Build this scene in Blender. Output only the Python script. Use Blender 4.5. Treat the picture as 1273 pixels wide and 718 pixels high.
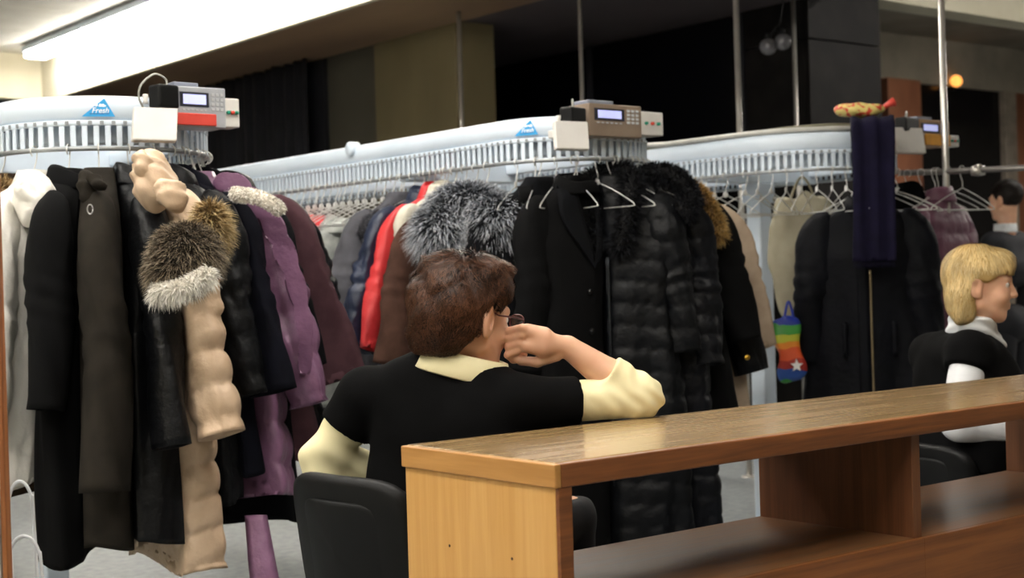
import bpy, bmesh, math, random
import numpy as np
from mathutils import Vector, Matrix

for o in list(bpy.data.objects):
    bpy.data.objects.remove(o)
SC = bpy.context.scene
COL = SC.collection
R_ = math.radians
random.seed(7)
rng = np.random.default_rng(7)

# ------------------------------------------------------------------ camera
W_, H_, FPX = 1273.0, 718.0, 1800.0
CAMP = np.array([0.0, 0.0, 1.25])
YAW, PITCH, ROLL = R_(38.6), R_(-0.318), R_(1.72)
_f = np.array([math.sin(YAW) * math.cos(PITCH), math.cos(YAW) * math.cos(PITCH), math.sin(PITCH)])
_r0 = np.array([math.cos(YAW), -math.sin(YAW), 0.0])
_u0 = np.cross(_r0, _f)
_r = math.cos(ROLL) * _r0 - math.sin(ROLL) * _u0
_u = math.cos(ROLL) * _u0 + math.sin(ROLL) * _r0
FW = np.array([math.sin(YAW), math.cos(YAW), 0.0])     # horizontal view direction
RT = _r0
UPV = np.array([0, 0, 1.0])

def P(px, py, z):
    """point seen at photo pixel (px, py) at depth z metres"""
    return CAMP + z * (_f + (px - W_ / 2) / FPX * _r - (py - H_ / 2) / FPX * _u)

def PX(px, X, py):
    """point on the plane x = X seen at the pixel"""
    d = P(px, py, 1.0) - CAMP
    return CAMP + d * (X / d[0])

def PY(px, Y, py):
    d = P(px, py, 1.0) - CAMP
    return CAMP + d * (Y / d[1])

cam_d = bpy.data.cameras.new('camera')
cam = bpy.data.objects.new('camera', cam_d)
COL.objects.link(cam)
m = Matrix.Identity(4)
for i in range(3):
    m[i][0], m[i][1], m[i][2], m[i][3] = _r[i], _u[i], -_f[i], CAMP[i]
cam.matrix_world = m
cam_d.sensor_fit = 'HORIZONTAL'
cam_d.sensor_width = 36.0
cam_d.lens = 36.0 * FPX / W_
cam_d.clip_start = 0.05
cam_d.clip_end = 100
cam_d.dof.use_dof = True
cam_d.dof.focus_distance = 3.5
cam_d.dof.aperture_fstop = 4.5
SC.camera = cam

# ------------------------------------------------------------------ world, exposure
w = bpy.data.worlds.new('world')
SC.world = w
w.use_nodes = True
w.node_tree.nodes['Background'].inputs[0].default_value = (0.9, 0.95, 1.0, 1)
w.node_tree.nodes['Background'].inputs[1].default_value = 0.12
SC.view_settings.view_transform = 'Standard'
SC.view_settings.look = 'None'
SC.view_settings.gamma = 1.0
SC.view_settings.use_curve_mapping = False
SC.view_settings.exposure = 0.35
LAMP_STRENGTH = 34.0        # fluorescent diffusers
EYE = 1.25
CEIL = EYE + 2.45           # white ceiling of the cloakroom
LOWC = EYE + 2.00           # dark lower ceiling and beam underside

# ------------------------------------------------------------------ helpers
def lin(h):
    if isinstance(h, str):
        h = h.lstrip('#')
        c = [int(h[i:i + 2], 16) / 255 for i in (0, 2, 4)]
    else:
        c = [v / 255 for v in h]
    return tuple((v / 12.92 if v <= 0.04045 else ((v + 0.055) / 1.055) ** 2.4) for v in c)

MATS = {}
def nodes_of(name):
    mt = bpy.data.materials.new(name)
    mt.use_nodes = True
    nt = mt.node_tree
    return mt, nt, nt.nodes['Principled BSDF']

def mat(name, col, rough=0.6, metal=0.0, col2=None, scale=8.0, stretch=(1, 1, 1), bump=0.0, bscale=60.0,
        bdist=0.004, spec=0.5, coat=0.0, detail=4.0, contrast=(0.35, 0.65), sheen=0.0, distort=0.0, trans=0.0):
    if name in MATS:
        return MATS[name]
    mt, nt, b = nodes_of(name)
    c = lin(col)
    c2 = lin(col2) if col2 else tuple(v * 0.72 for v in c)
    tc = nt.nodes.new('ShaderNodeTexCoord')
    mp = nt.nodes.new('ShaderNodeMapping')
    mp.inputs['Scale'].default_value = stretch
    nt.links.new(tc.outputs['Object'], mp.inputs[0])
    n = nt.nodes.new('ShaderNodeTexNoise')
    n.inputs['Scale'].default_value = scale
    n.inputs['Detail'].default_value = detail
    n.inputs['Distortion'].default_value = distort
    nt.links.new(mp.outputs[0], n.inputs['Vector'])
    rp = nt.nodes.new('ShaderNodeValToRGB')
    rp.color_ramp.elements[0].position = contrast[0]
    rp.color_ramp.elements[1].position = contrast[1]
    rp.color_ramp.elements[0].color = (*c2, 1)
    rp.color_ramp.elements[1].color = (*c, 1)
    nt.links.new(n.outputs['Fac'], rp.inputs[0])
    nt.links.new(rp.outputs[0], b.inputs['Base Color'])
    b.inputs['Roughness'].default_value = rough
    b.inputs['Metallic'].default_value = metal
    b.inputs['Specular IOR Level'].default_value = spec
    b.inputs['Coat Weight'].default_value = coat
    b.inputs['Coat Roughness'].default_value = 0.25
    b.inputs['Sheen Weight'].default_value = sheen
    b.inputs['Transmission Weight'].default_value = trans
    if bump > 0:
        n2 = nt.nodes.new('ShaderNodeTexNoise')
        n2.inputs['Scale'].default_value = bscale
        n2.inputs['Detail'].default_value = 5.0
        nt.links.new(mp.outputs[0], n2.inputs['Vector'])
        bp = nt.nodes.new('ShaderNodeBump')
        bp.inputs['Strength'].default_value = bump
        bp.inputs['Distance'].default_value = bdist
        nt.links.new(n2.outputs['Fac'], bp.inputs['Height'])
        nt.links.new(bp.outputs[0], b.inputs['Normal'])
    MATS[name] = mt
    return mt

def wood(name, light, dark, along='X', rough=0.4, coat=0.2, grain=1.0, contrast=(0.3, 0.7)):
    """long grain plus fine pores, running along the given object axis"""
    if name in MATS:
        return MATS[name]
    mt, nt, b = nodes_of(name)
    tc = nt.nodes.new('ShaderNodeTexCoord')
    mp = nt.nodes.new('ShaderNodeMapping')
    s = {'X': (0.7, 14, 14), 'Y': (14, 0.7, 14), 'Z': (14, 14, 0.7)}[along]
    mp.inputs['Scale'].default_value = tuple(v * grain for v in s)
    nt.links.new(tc.outputs['Object'], mp.inputs[0])
    n = nt.nodes.new('ShaderNodeTexNoise')
    n.inputs['Scale'].default_value = 1.6
    n.inputs['Detail'].default_value = 6
    n.inputs['Distortion'].default_value = 1.3
    nt.links.new(mp.outputs[0], n.inputs['Vector'])
    n2 = nt.nodes.new('ShaderNodeTexNoise')
    n2.inputs['Scale'].default_value = 14
    n2.inputs['Detail'].default_value = 3
    nt.links.new(mp.outputs[0], n2.inputs['Vector'])
    mx = nt.nodes.new('ShaderNodeMath'); mx.operation = 'MULTIPLY_ADD'
    mx.inputs[1].default_value = 0.3
    nt.links.new(n2.outputs['Fac'], mx.inputs[0])
    nt.links.new(n.outputs['Fac'], mx.inputs[2])
    rp = nt.nodes.new('ShaderNodeValToRGB')
    rp.color_ramp.elements[0].position = contrast[0] + 0.15
    rp.color_ramp.elements[1].position = contrast[1] + 0.15
    rp.color_ramp.elements[0].color = (*lin(dark), 1)
    rp.color_ramp.elements[1].color = (*lin(light), 1)
    nt.links.new(mx.outputs[0], rp.inputs[0])
    nt.links.new(rp.outputs[0], b.inputs['Base Color'])
    rr = nt.nodes.new('ShaderNodeMapRange')
    rr.inputs['To Min'].default_value = rough - 0.08
    rr.inputs['To Max'].default_value = rough + 0.12
    nt.links.new(n.outputs['Fac'], rr.inputs['Value'])
    nt.links.new(rr.outputs[0], b.inputs['Roughness'])
    b.inputs['Coat Weight'].default_value = coat
    b.inputs['Coat Roughness'].default_value = 0.2
    bp = nt.nodes.new('ShaderNodeBump')
    bp.inputs['Strength'].default_value = 0.15
    bp.inputs['Distance'].default_value = 0.002
    nt.links.new(n2.outputs['Fac'], bp.inputs['Height'])
    nt.links.new(bp.outputs[0], b.inputs['Normal'])
    MATS[name] = mt
    return mt

def emit(name, col, strength):
    if name in MATS:
        return MATS[name]
    mt, nt, b = nodes_of(name)
    b.inputs['Base Color'].default_value = (*lin(col), 1)
    b.inputs['Emission Color'].default_value = (*lin(col), 1)
    b.inputs['Emission Strength'].default_value = strength
    MATS[name] = mt
    return mt

def furmat(name, stops, rough=0.55, varamt=0.5):
    """strand colours: uv.x runs root to tip, uv.y is a random value per strand"""
    if name in MATS:
        return MATS[name]
    mt, nt, b = nodes_of(name)
    uv = nt.nodes.new('ShaderNodeUVMap')
    sp = nt.nodes.new('ShaderNodeSeparateXYZ')
    nt.links.new(uv.outputs[0], sp.inputs[0])
    rp = nt.nodes.new('ShaderNodeValToRGB')
    els = rp.color_ramp.elements
    els[0].position, els[0].color = stops[0][0], (*lin(stops[0][1]), 1)
    els[1].position, els[1].color = stops[-1][0], (*lin(stops[-1][1]), 1)
    for p_, c_ in stops[1:-1]:
        e = els.new(p_); e.color = (*lin(c_), 1)
    nt.links.new(sp.outputs[0], rp.inputs[0])
    mr = nt.nodes.new('ShaderNodeMapRange')
    mr.inputs['To Min'].default_value = 1 - varamt
    mr.inputs['To Max'].default_value = 1 + varamt * 0.4
    nt.links.new(sp.outputs[1], mr.inputs['Value'])
    mx = nt.nodes.new('ShaderNodeVectorMath'); mx.operation = 'SCALE'
    nt.links.new(rp.outputs[0], mx.inputs[0])
    nt.links.new(mr.outputs[0], mx.inputs['Scale'])
    nt.links.new(mx.outputs[0], b.inputs['Base Color'])
    b.inputs['Roughness'].default_value = rough
    b.inputs['Specular IOR Level'].default_value = 0.2
    MATS[name] = mt
    return mt

WLOC = {}
def mesh(name, v, f, mt, smooth=True, uv=None):
    me = bpy.data.meshes.new(name)
    me.from_pydata([tuple(map(float, p)) for p in v] if not isinstance(v, np.ndarray) else v.tolist(), [],
                   f.tolist() if isinstance(f, np.ndarray) else f)
    if uv is not None:
        l = me.uv_layers.new(name='UVMap')
        idx = np.empty(len(me.loops), dtype=np.int32)
        me.loops.foreach_get('vertex_index', idx)
        l.data.foreach_set('uv', np.asarray(uv, dtype=np.float32)[idx].ravel())
    if mt is not None:
        me.materials.append(mt)
    if smooth:
        me.shade_smooth()
    me.update()
    return me

def link(name, me, parent=None, loc=(0, 0, 0), rotz=0.0):
    o = bpy.data.objects.new(name, me)
    COL.objects.link(o)
    o.parent = parent
    o.location = loc
    o.rotation_euler = (0, 0, rotz)
    return o

def obj(name, vf, mt, parent=None, smooth=True, uv=None, world=False):
    v, f = vf[0], vf[1]
    v = np.asarray(v, dtype=float)
    if world and parent is not None:
        q = parent
        off = np.zeros(3)
        while q is not None:
            off += np.array(q.location); q = q.parent
        v = v - off
    return link(name, mesh(name, v, f, mt, smooth, uv), parent)

def tag(o, label, cat, group=None, kind=None):
    if label: o['label'] = label
    if cat: o['category'] = cat
    if group: o['group'] = group
    if kind: o['kind'] = kind
    return o

def thing(name, label, cat, loc=(0, 0, 0), rotz=0.0, group=None):
    o = link(name, None, None, loc, rotz)
    o.empty_display_size = 0.1
    return tag(o, label, cat, group)

def struct(name, vf, mt, smooth=False, parent=None):
    o = obj(name, vf, mt, parent, smooth)
    if parent is None:
        o['kind'] = 'structure'
    return o

def join(*parts):
    V, F, n = [], [], 0
    for v, f in parts:
        V.append(np.asarray(v, dtype=float))
        F += [tuple(int(i) + n for i in q) for q in f]
        n += len(v)
    return np.vstack(V), F

def box(lo, hi, bev=0.0, seg=2):
    bm = bmesh.new()
    bmesh.ops.create_cube(bm, size=1.0)
    lo, hi = np.array(lo, float), np.array(hi, float)
    for v in bm.verts:
        v.co = Vector((lo + hi) / 2 + np.array(v.co) * (hi - lo))
    if bev > 0:
        bmesh.ops.bevel(bm, geom=bm.edges[:], offset=bev, segments=seg, affect='EDGES', profile=0.5)
    bm.verts.index_update()
    r = np.array([v.co[:] for v in bm.verts]), [tuple(v.index for v in f.verts) for f in bm.faces]
    bm.free()
    return r

def xf(vf, M):
    """rotate/move a mesh: M is (3x3 columns, origin)"""
    A, o = M
    return np.asarray(vf[0]) @ np.asarray(A).T + np.asarray(o), vf[1]

def rotz(a):
    c, s = math.cos(a), math.sin(a)
    return np.array([[c, -s, 0], [s, c, 0], [0, 0, 1.0]])

def rotx(a):
    c, s = math.cos(a), math.sin(a)
    return np.array([[1.0, 0, 0], [0, c, -s], [0, s, c]])

def grid_faces(nr, ns, wrap=True, flip=False):
    F = []
    for i in range(nr - 1):
        for j in range(ns if wrap else ns - 1):
            k = (j + 1) % ns
            q = (i * ns + j, i * ns + k, (i + 1) * ns + k, (i + 1) * ns + j)
            F.append(q[::-1] if flip else q)
    return F

def loft(rings, cap0=True, cap1=True, flip=False):
    rings = [np.asarray(r, float) for r in rings]
    ns = len(rings[0])
    V = np.vstack(rings)
    F = grid_faces(len(rings), ns, True, flip)
    n = len(V)
    ex = []
    for on, idx, rev in ((cap0, 0, True), (cap1, len(rings) - 1, False)):
        if on:
            c = rings[idx].mean(0)
            ex.append(c)
            ci = n + len(ex) - 1
            for j in range(ns):
                t = (ci, idx * ns + j, idx * ns + (j + 1) % ns)
                F.append(t[::-1] if (rev != flip) else t)
    if ex:
        V = np.vstack([V, np.array(ex)])
    return V, F

def frame_path(pts):
    pts = np.asarray(pts, float)
    T = np.gradient(pts, axis=0)
    T /= np.linalg.norm(T, axis=1)[:, None] + 1e-12
    a = np.array([0, 0, 1.0]) if abs(T[0][2]) < 0.9 else np.array([1.0, 0, 0])
    N = []
    n = np.cross(T[0], a); n /= np.linalg.norm(n)
    for t in T:
        n = n - t * np.dot(n, t)
        n /= np.linalg.norm(n) + 1e-12
        N.append(n)
    N = np.array(N)
    return T, N, np.cross(T, N)

def tube(pts, rad, ns=8, cap=True):
    pts = np.asarray(pts, float)
    T, N, B = frame_path(pts)
    rad = np.broadcast_to(np.asarray(rad, float), (len(pts),))
    a = np.arange(ns) / ns * 2 * math.pi
    rings = [p + r * (np.cos(a)[:, None] * n + np.sin(a)[:, None] * b) for p, r, n, b in zip(pts, rad, N, B)]
    return loft(rings, cap, cap)

def lathe(prof, ns=20):
    a = np.arange(ns) / ns * 2 * math.pi
    rings = [np.stack([r * np.cos(a), r * np.sin(a), np.full(ns, z)], 1) for r, z in prof]
    return loft(rings, True, True)

def cyl(p0, p1, r, ns=14):
    return tube([p0, (np.asarray(p0, float) + np.asarray(p1, float)) / 2, p1], r, ns)

def smooth_path(pts, n=40):
    pts = np.asarray(pts, float)
    k = len(pts)
    ext = np.vstack([2 * pts[0] - pts[1], pts, 2 * pts[-1] - pts[-2]])
    out = []
    for t in np.linspace(0, k - 1 - 1e-6, n):
        i = int(t); u = t - i
        p0, p1, p2, p3 = ext[i:i + 4]
        out.append(0.5 * (2 * p1 + (p2 - p0) * u + (2 * p0 - 5 * p1 + 4 * p2 - p3) * u * u + (3 * p1 - p0 - 3 * p2 + p3) * u ** 3))
    return np.array(out)

# ---- implicit surfaces -----------------------------------------------------
def smin(a, b, k):
    if k <= 0: return np.minimum(a, b)
    h = np.clip(0.5 + 0.5 * (b - a) / k, 0, 1)
    return b + (a - b) * h - k * h * (1 - h)

def smax(a, b, k):
    return -smin(-a, -b, k)

def s_cone(p, a, b, ra, rb):
    a, b = np.asarray(a, np.float32), np.asarray(b, np.float32)
    ba = b - a
    l2 = float(ba @ ba) + 1e-12
    t = np.clip(((p - a) @ ba) / l2, 0, 1)
    d = p - a - t[:, None] * ba
    return np.sqrt((d * d).sum(1)) - (ra + (rb - ra) * t)

def s_ell(p, c, r, A=None):
    q = p - np.asarray(c, np.float32)
    if A is not None:
        q = q @ np.asarray(A, np.float32)
    r = np.asarray(r, np.float32)
    k0 = np.sqrt(((q / r) ** 2).sum(1))
    k1 = np.sqrt(((q / (r * r)) ** 2).sum(1)) + 1e-9
    return k0 * (k0 - 1) / k1

def surfnet(fn, lo, hi, res, stride=4):
    lo, hi = np.asarray(lo, float), np.asarray(hi, float)
    n = (np.ceil((hi - lo) / res / stride).astype(int) + 1) * stride
    nc = n // stride
    ax = [lo[i] + (np.arange(nc[i]) + 0.5) * res * stride - res / 2 for i in range(3)]
    C = np.stack(np.meshgrid(*ax, indexing='ij'), -1).reshape(-1, 3).astype(np.float32)
    dc = fn(C).reshape(nc)
    near = np.abs(dc) < res * stride * 1.6
    D = np.repeat(np.repeat(np.repeat(dc, stride, 0), stride, 1), stride, 2).astype(np.float32)
    M = np.repeat(np.repeat(np.repeat(near, stride, 0), stride, 1), stride, 2)
    idx = np.argwhere(M)
    D[M] = fn((lo + idx * res).astype(np.float32))
    S = D < 0
    cs = S[:-1, :-1, :-1].astype(np.int8)
    cs = sum(S[i:n[0] - 1 + i, j:n[1] - 1 + j, k:n[2] - 1 + k].astype(np.int8) for i in (0, 1) for j in (0, 1) for k in (0, 1))
    act = (cs > 0) & (cs < 8)
    cells = np.argwhere(act)
    vid = np.full(act.shape, -1, np.int64)
    vid[act] = np.arange(len(cells))
    acc = np.zeros((len(cells), 3)); cnt = np.zeros(len(cells))
    crn = [(i, j, k) for i in (0, 1) for j in (0, 1) for k in (0, 1)]
    val = {c: D[cells[:, 0] + c[0], cells[:, 1] + c[1], cells[:, 2] + c[2]] for c in crn}
    for a in crn:
        for d in range(3):
            if a[d] == 0:
                b = list(a); b[d] = 1; b = tuple(b)
                va, vb = val[a], val[b]
                x = (va < 0) != (vb < 0)
                t = np.where(x, va / np.where(x, va - vb, 1), 0)
                pt = np.array(a, float)[None] + np.zeros((len(cells), 3))
                pt[:, d] += t
                acc[x] += pt[x]; cnt[x] += 1
    V = lo + (cells + acc / cnt[:, None]) * res
    F = []
    for d in range(3):
        e1, e2 = (d + 1) % 3, (d + 2) % 3
        sl0 = [slice(1, -1)] * 3; sl1 = [slice(1, -1)] * 3
        sl0[d] = slice(0, -1); sl1[d] = slice(1, None)
        s0, s1 = S[tuple(sl0)], S[tuple(sl1)]
        ed = np.argwhere(s0 != s1)
        if not len(ed): continue
        inside = s0[ed[:, 0], ed[:, 1], ed[:, 2]]
        base = ed.copy()
        for q in range(3):
            if q != d: base[:, q] += 1
        def cid(o1, o2):
            c = base.copy(); c[:, e1] -= o1; c[:, e2] -= o2
            return vid[c[:, 0], c[:, 1], c[:, 2]]
        q = np.stack([cid(1, 1), cid(0, 1), cid(0, 0), cid(1, 0)], 1)
        q[~inside] = q[~inside][:, ::-1]
        F.append(q)
    F = np.vstack(F)
    F = F[(F >= 0).all(1)]
    return V, F

def wobble(p, amp, freq, seed=0):
    r = np.random.default_rng(seed)
    out = np.zeros(len(p), np.float32)
    for i in range(5):
        k = r.normal(size=3); k = k / np.linalg.norm(k) * freq * (0.7 + 0.5 * i)
        ph = r.uniform(0, 6.28, 2)
        out += np.sin(p @ k.astype(np.float32) + ph[0] + 1.3 * np.sin(p @ (k[[1, 2, 0]] * 0.6).astype(np.float32) + ph[1])) / (1 + 0.6 * i)
    return out * amp * 0.5

def strands(roots, dirs, length, width, bend=(0, 0, -0.3), seed=1, jitter=0.35, tone=None):
    """thin three-segment blades, as one mesh with root-to-tip uv"""
    r = np.random.default_rng(seed)
    n = len(roots)
    roots = np.asarray(roots, float)
    d = np.asarray(dirs, float) + r.normal(size=(n, 3)) * jitter
    d /= np.linalg.norm(d, axis=1)[:, None]
    L = length * r.uniform(0.6, 1.2, n)
    side = np.cross(d, r.normal(size=(n, 3)))
    side /= np.linalg.norm(side, axis=1)[:, None] + 1e-9
    bend = np.asarray(bend, float)
    mid = roots + d * (L * 0.5)[:, None] + bend * (L * 0.12)[:, None]
    tip = roots + d * L[:, None] + bend * (L * 0.5)[:, None]
    wv = side * (width / 2)
    V = np.stack([roots - wv, roots + wv, mid - wv * 0.8, mid + wv * 0.8, tip], 1).reshape(-1, 3)
    b = (np.arange(n) * 5)[:, None]
    q = np.hstack([b, b + 1, b + 3, b + 2]); t = np.hstack([b + 2, b + 3, b + 4])
    rv = r.uniform(0, 1, n) if tone is None else tone
    uv = np.stack([np.tile([0, 0, 0.5, 0.5, 1.0], n), np.repeat(rv, 5)], 1)
    return V, [tuple(x) for x in q.tolist()] + [tuple(x) for x in t.tolist()], uv

def furred(name, core, n, length, width, mt, parent, bend=(0, 0, -0.5), seed=1, lean=(0, 0, 0), jitter=0.35, world=False):
    """a soft core with strands standing on it: one fur part"""
    V, F = np.asarray(core[0], float), core[1]
    r = np.random.default_rng(seed)
    tri = np.array([(f[0], f[i], f[i + 1]) for f in F for i in range(1, len(f) - 1)])
    a, b, c = V[tri[:, 0]], V[tri[:, 1]], V[tri[:, 2]]
    nr = np.cross(b - a, c - a)
    ar = np.linalg.norm(nr, axis=1)
    pick = r.choice(len(tri), n, p=ar / ar.sum())
    u, v = r.uniform(0, 1, (2, n))
    fl = u + v > 1
    u[fl], v[fl] = 1 - u[fl], 1 - v[fl]
    pts = a[pick] + u[:, None] * (b - a)[pick] + v[:, None] * (c - a)[pick]
    nn = nr[pick] / (ar[pick][:, None] + 1e-12)
    cen = V.mean(0)
    if ((pts - cen) * nn).sum(1).mean() < 0: nn = -nn
    sv, sf, suv = strands(pts - nn * length * 0.1, nn + np.asarray(lean, float), length, width, bend, seed + 1, jitter)
    k = len(V)
    allv = np.vstack([V, sv]); allf = [tuple(int(i) for i in q) for q in F] + [tuple(i + k for i in q) for q in sf]
    uv = np.vstack([np.tile([0.05, 0.5], (k, 1)), suv])
    return obj(name, (allv, allf), mt, parent, True, uv, world)

def proj(p):
    d = np.asarray(p, float) - CAMP
    z = d @ _f
    return W_ / 2 + FPX * (d @ _r) / z, H_ / 2 - FPX * (d @ _u) / z, z

# ------------------------------------------------------------------ the room
M_ceil = mat('ceiling_paint', '#d9d7d0', 0.85, col2='#cdcac2', scale=3)
M_cream = mat('cream_paint', '#d3cdb8', 0.8, col2='#c9c2ab', scale=2)
M_floor = mat('grey_linoleum', '#8f9393', 0.45, col2='#6f7476', scale=22, bump=0.05, detail=8, contrast=(0.3, 0.7))
M_darkceil = mat('dark_ceiling', '#4f4648', 0.6, col2='#443c3e', scale=1.2)
M_brownbeam = mat('brown_soffit', '#94775d', 0.4, col2='#6b5443', scale=1.5, stretch=(1, 0.25, 1), contrast=(0.3, 0.7))
M_wall = mat('back_wall_paint', '#8d867a', 0.85, scale=2)
M_dark = mat('dark_wall', '#191920', 0.7, col2='#121218', scale=2)
M_beigepanel = mat('beige_column', '#736749', 0.7, col2='#61573d', scale=1.2, stretch=(1, 1, 0.4))
M_greypanel = mat('grey_column', '#49453a', 0.75, col2='#3f3b31', scale=1.2)
M_curtain = mat('navy_curtain', '#17171f', 0.9, col2='#101016', scale=5)
M_marble = mat('black_marble', '#1e1b1a', 0.6, spec=0.12, col2='#110f0f', scale=5, detail=9, contrast=(0.4, 0.75))
M_orange = mat('brown_column', '#86543a', 0.6, col2='#6d4029', scale=3, stretch=(1, 1, 0.3))
M_glass = mat('night_glass', '#0b0c10', 0.2, col2='#08080c', spec=0.4)
M_frame = mat('pale_frame', '#8d8377', 0.6)
M_chrome = mat('chrome', '#c9c6c0', 0.28, metal=0.65, col2='#b5b1aa')
M_wirewhite = mat('white_wire', '#e6e9ec', 0.35)
M_white = mat('white_enamel', '#d6e2ee', 0.4, col2='#ccd9e6', scale=4)
M_plast = mat('pale_plastic', '#d8d6d2', 0.45, col2='#cfccc8')
M_black = mat('black_plastic', '#0f1011', 0.5, col2='#0b0b0c', bump=0.08, bscale=300, bdist=0.001, spec=0.2)

struct('floor', box((-4.2, -4.2, -0.06), (20, 15.6, 0)), M_floor)
ceil = struct('ceiling', box((-4.2, -4.2, CEIL + 0.012), (5.6, 14.62, CEIL + 0.08)), M_ceil)
pv, pf = box((-0.59, -0.59, 0), (0.59, 0.59, 0.02), 0.006, 1)
pm = mesh('ceiling_panel', pv, pf, M_ceil, False)
for i in range(3):
    for j in range(7):
        link('ceiling_panel', pm, ceil, (5.05 - 0.6 - 1.2 * i, 6.8 + 1.2 * j, CEIL - 0.004))
struct('wall_back', box((-4.2, 14.6, LOWC), (5.6, 14.75, CEIL + 0.05)), M_cream)
struct('wall_rear', box((-4.2, 15.3, 0), (8.6, 15.5, LOWC + 0.3)), M_dark)
struct('wall_left', box((-4.3, -4.2, 0), (-4.2, 15.5, CEIL)), M_cream)
struct('wall_front', box((-4.2, -4.3, 0), (20, -4.2, CEIL + 0.3)), M_cream)
struct('wall_end', box((19.9, -4.2, 0), (20, 15.5, CEIL + 0.3)), M_wall)
struct('trim_1', box((5.56, -4.2, LOWC - 0.02), (5.62, 14.6, CEIL)), M_cream)              # cream face of the ceiling beam
struct('trim_2', box((5.62, 2.0, LOWC - 0.02), (6.62, 14.7, LOWC + 0.06)), M_brownbeam)    # its brown underside
struct('ceiling_lower', box((6.62, 2.0, LOWC), (8.5, 15.4, LOWC + 0.06)), M_darkceil)
struct('ceiling_hall', box((5.62, -4.2, CEIL + 0.2), (20, 15.5, CEIL + 0.3)), M_wall)
struct('wall_partition', box((6.62, 10.84, 0), (6.9, 14.7, LOWC)), M_dark)
struct('wall_right', box((8.42, 7.5, 0), (8.6, 15.4, LOWC)), M_dark)
wr = struct('wall_far', box((9.6, 10.0, LOWC + 0.12), (19.9, 10.2, CEIL + 0.3)), M_wall)
struct('wall_far_low', box((15.95, 10.0, 0), (19.9, 10.2, LOWC + 0.12)), M_orange)
struct('trim_3', box((9.12, 6.95, EYE + 2.09), (19.9, 7.2, CEIL + 0.3)), M_cream)          # cream bulkhead on the right
# dark window of the far wall
wn = struct('window_1', box((13.95, 10.05, 0.3), (15.7, 10.09, LOWC + 0.12)), M_glass)
obj('window_frame', join(box((15.7, 9.97, 0), (15.95, 10.15, LOWC + 0.12), 0.01), box((13.85, 9.98, 0), (13.95, 10.14, LOWC + 0.12), 0.01)), M_frame, wn, False)
obj('window_sill', box((13.85, 9.9, 0.2), (15.95, 10.1, 0.3), 0.01), M_frame, wn, False)
tag(obj('square_column', box((13.25, 9.85, 0), (13.85, 10.35, LOWC + 0.12), 0.01), M_orange, None, False), 'reddish brown square column left of the dark window', 'column')
tag(obj('wall_panel', box((9.6, 10.0, 0), (13.25, 10.16, LOWC + 0.12), 0.0), M_dark, None, False), 'black wall panel behind the dark marble column', 'wall panel')
# columns and curtain below the beam
tag(obj('wall_column', box((6.6, 8.87, 0), (6.98, 10.0, LOWC), 0.01), M_beigepanel, None, False), 'beige column with faint stains behind the middle conveyor', 'column')
tag(obj('wall_column', box((6.64, 10.0, 0), (6.98, 10.8, LOWC), 0.01), M_greypanel, None, False), 'olive grey column between the dark curtain and the beige column', 'column')
n = 240
yy = np.linspace(10.84, 14.6, n)
xx = 6.5 + 0.035 * np.sin(yy * 34) + 0.02 * np.sin(yy * 13 + 1) + 0.012 * np.sin(yy * 71)
cv = []
for z_ in (0.02, 1.0, 2.2, LOWC - 0.03):
    cv += [(x_, y_, z_) for x_, y_ in zip(xx, yy)]
V, F = np.array(cv), grid_faces(4, n, False)
o = tag(obj('curtain', (V, F), M_curtain), 'dark navy curtain hanging in folds under the brown beam', 'curtain')
sm = o.modifiers.new('thickness', 'SOLIDIFY'); sm.thickness = 0.006
# dark glass front on the right: panes with slim posts
wn2 = struct('window_2', box((8.36, 7.5, 0.02), (8.38, 15.2, LOWC - 0.02)), M_glass)
for yq in (7.55, 9.3, 10.9, 12.5, 14.1):
    obj('window_post', box((8.33, yq - 0.03, 0), (8.42, yq + 0.03, LOWC), 0.005), M_dark, wn2, False)
# black marble column, three slabs high
mc = thing('marble_column', 'black marble clad column standing on the right of the dark glass', 'column', (8.75, 7.2, 0))
obj('core', box((-0.38, -0.28, 0), (0.38, 0.28, CEIL)), M_dark, mc, False)
for k, (z0, z1) in enumerate(((0, 1.05), (1.06, 2.0), (2.01, 2.95), (2.96, CEIL + 0.2))):
    obj('marble_slab', join(box((-0.42, -0.32, z0), (0.42, -0.28, z1), 0.004), box((-0.42, -0.28, z0), (-0.38, 0.3, z1), 0.004)), M_marble, mc, False)
# thin chrome poles
def pole(px, py, z, r, label):
    p = P(px, py, z)
    zt = CEIL + 0.2 if p[0] > 8.6 else (LOWC if p[0] > 5.62 else CEIL)
    t = thing('chrome_pole', label, 'pole', (p[0], p[1], 0), group='chrome poles from floor to ceiling')
    obj('shaft', cyl((0, 0, 0.01), (0, 0, zt), r), M_chrome, t)
    obj('foot_plate', lathe([(0.001, 0), (0.05, 0), (0.05, 0.008), (r, 0.012)]), M_chrome, t)
    return p
pole(572, 80, 10.6, 0.016, 'slim chrome pole at the right edge of the beige column')
pole(722, 60, 9.9, 0.014, 'slim chrome pole rising behind the middle control unit')
pole(917, 80, 8.9, 0.018, 'bright chrome pole rising behind the right conveyor, left of the marble column')
pole(988, 80, 10.4, 0.016, 'dull grey pole just left of the black marble column')
PR = pole(1173, 110, 6.95, 0.016, 'bright chrome pole carrying the garment bar on the right')

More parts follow.
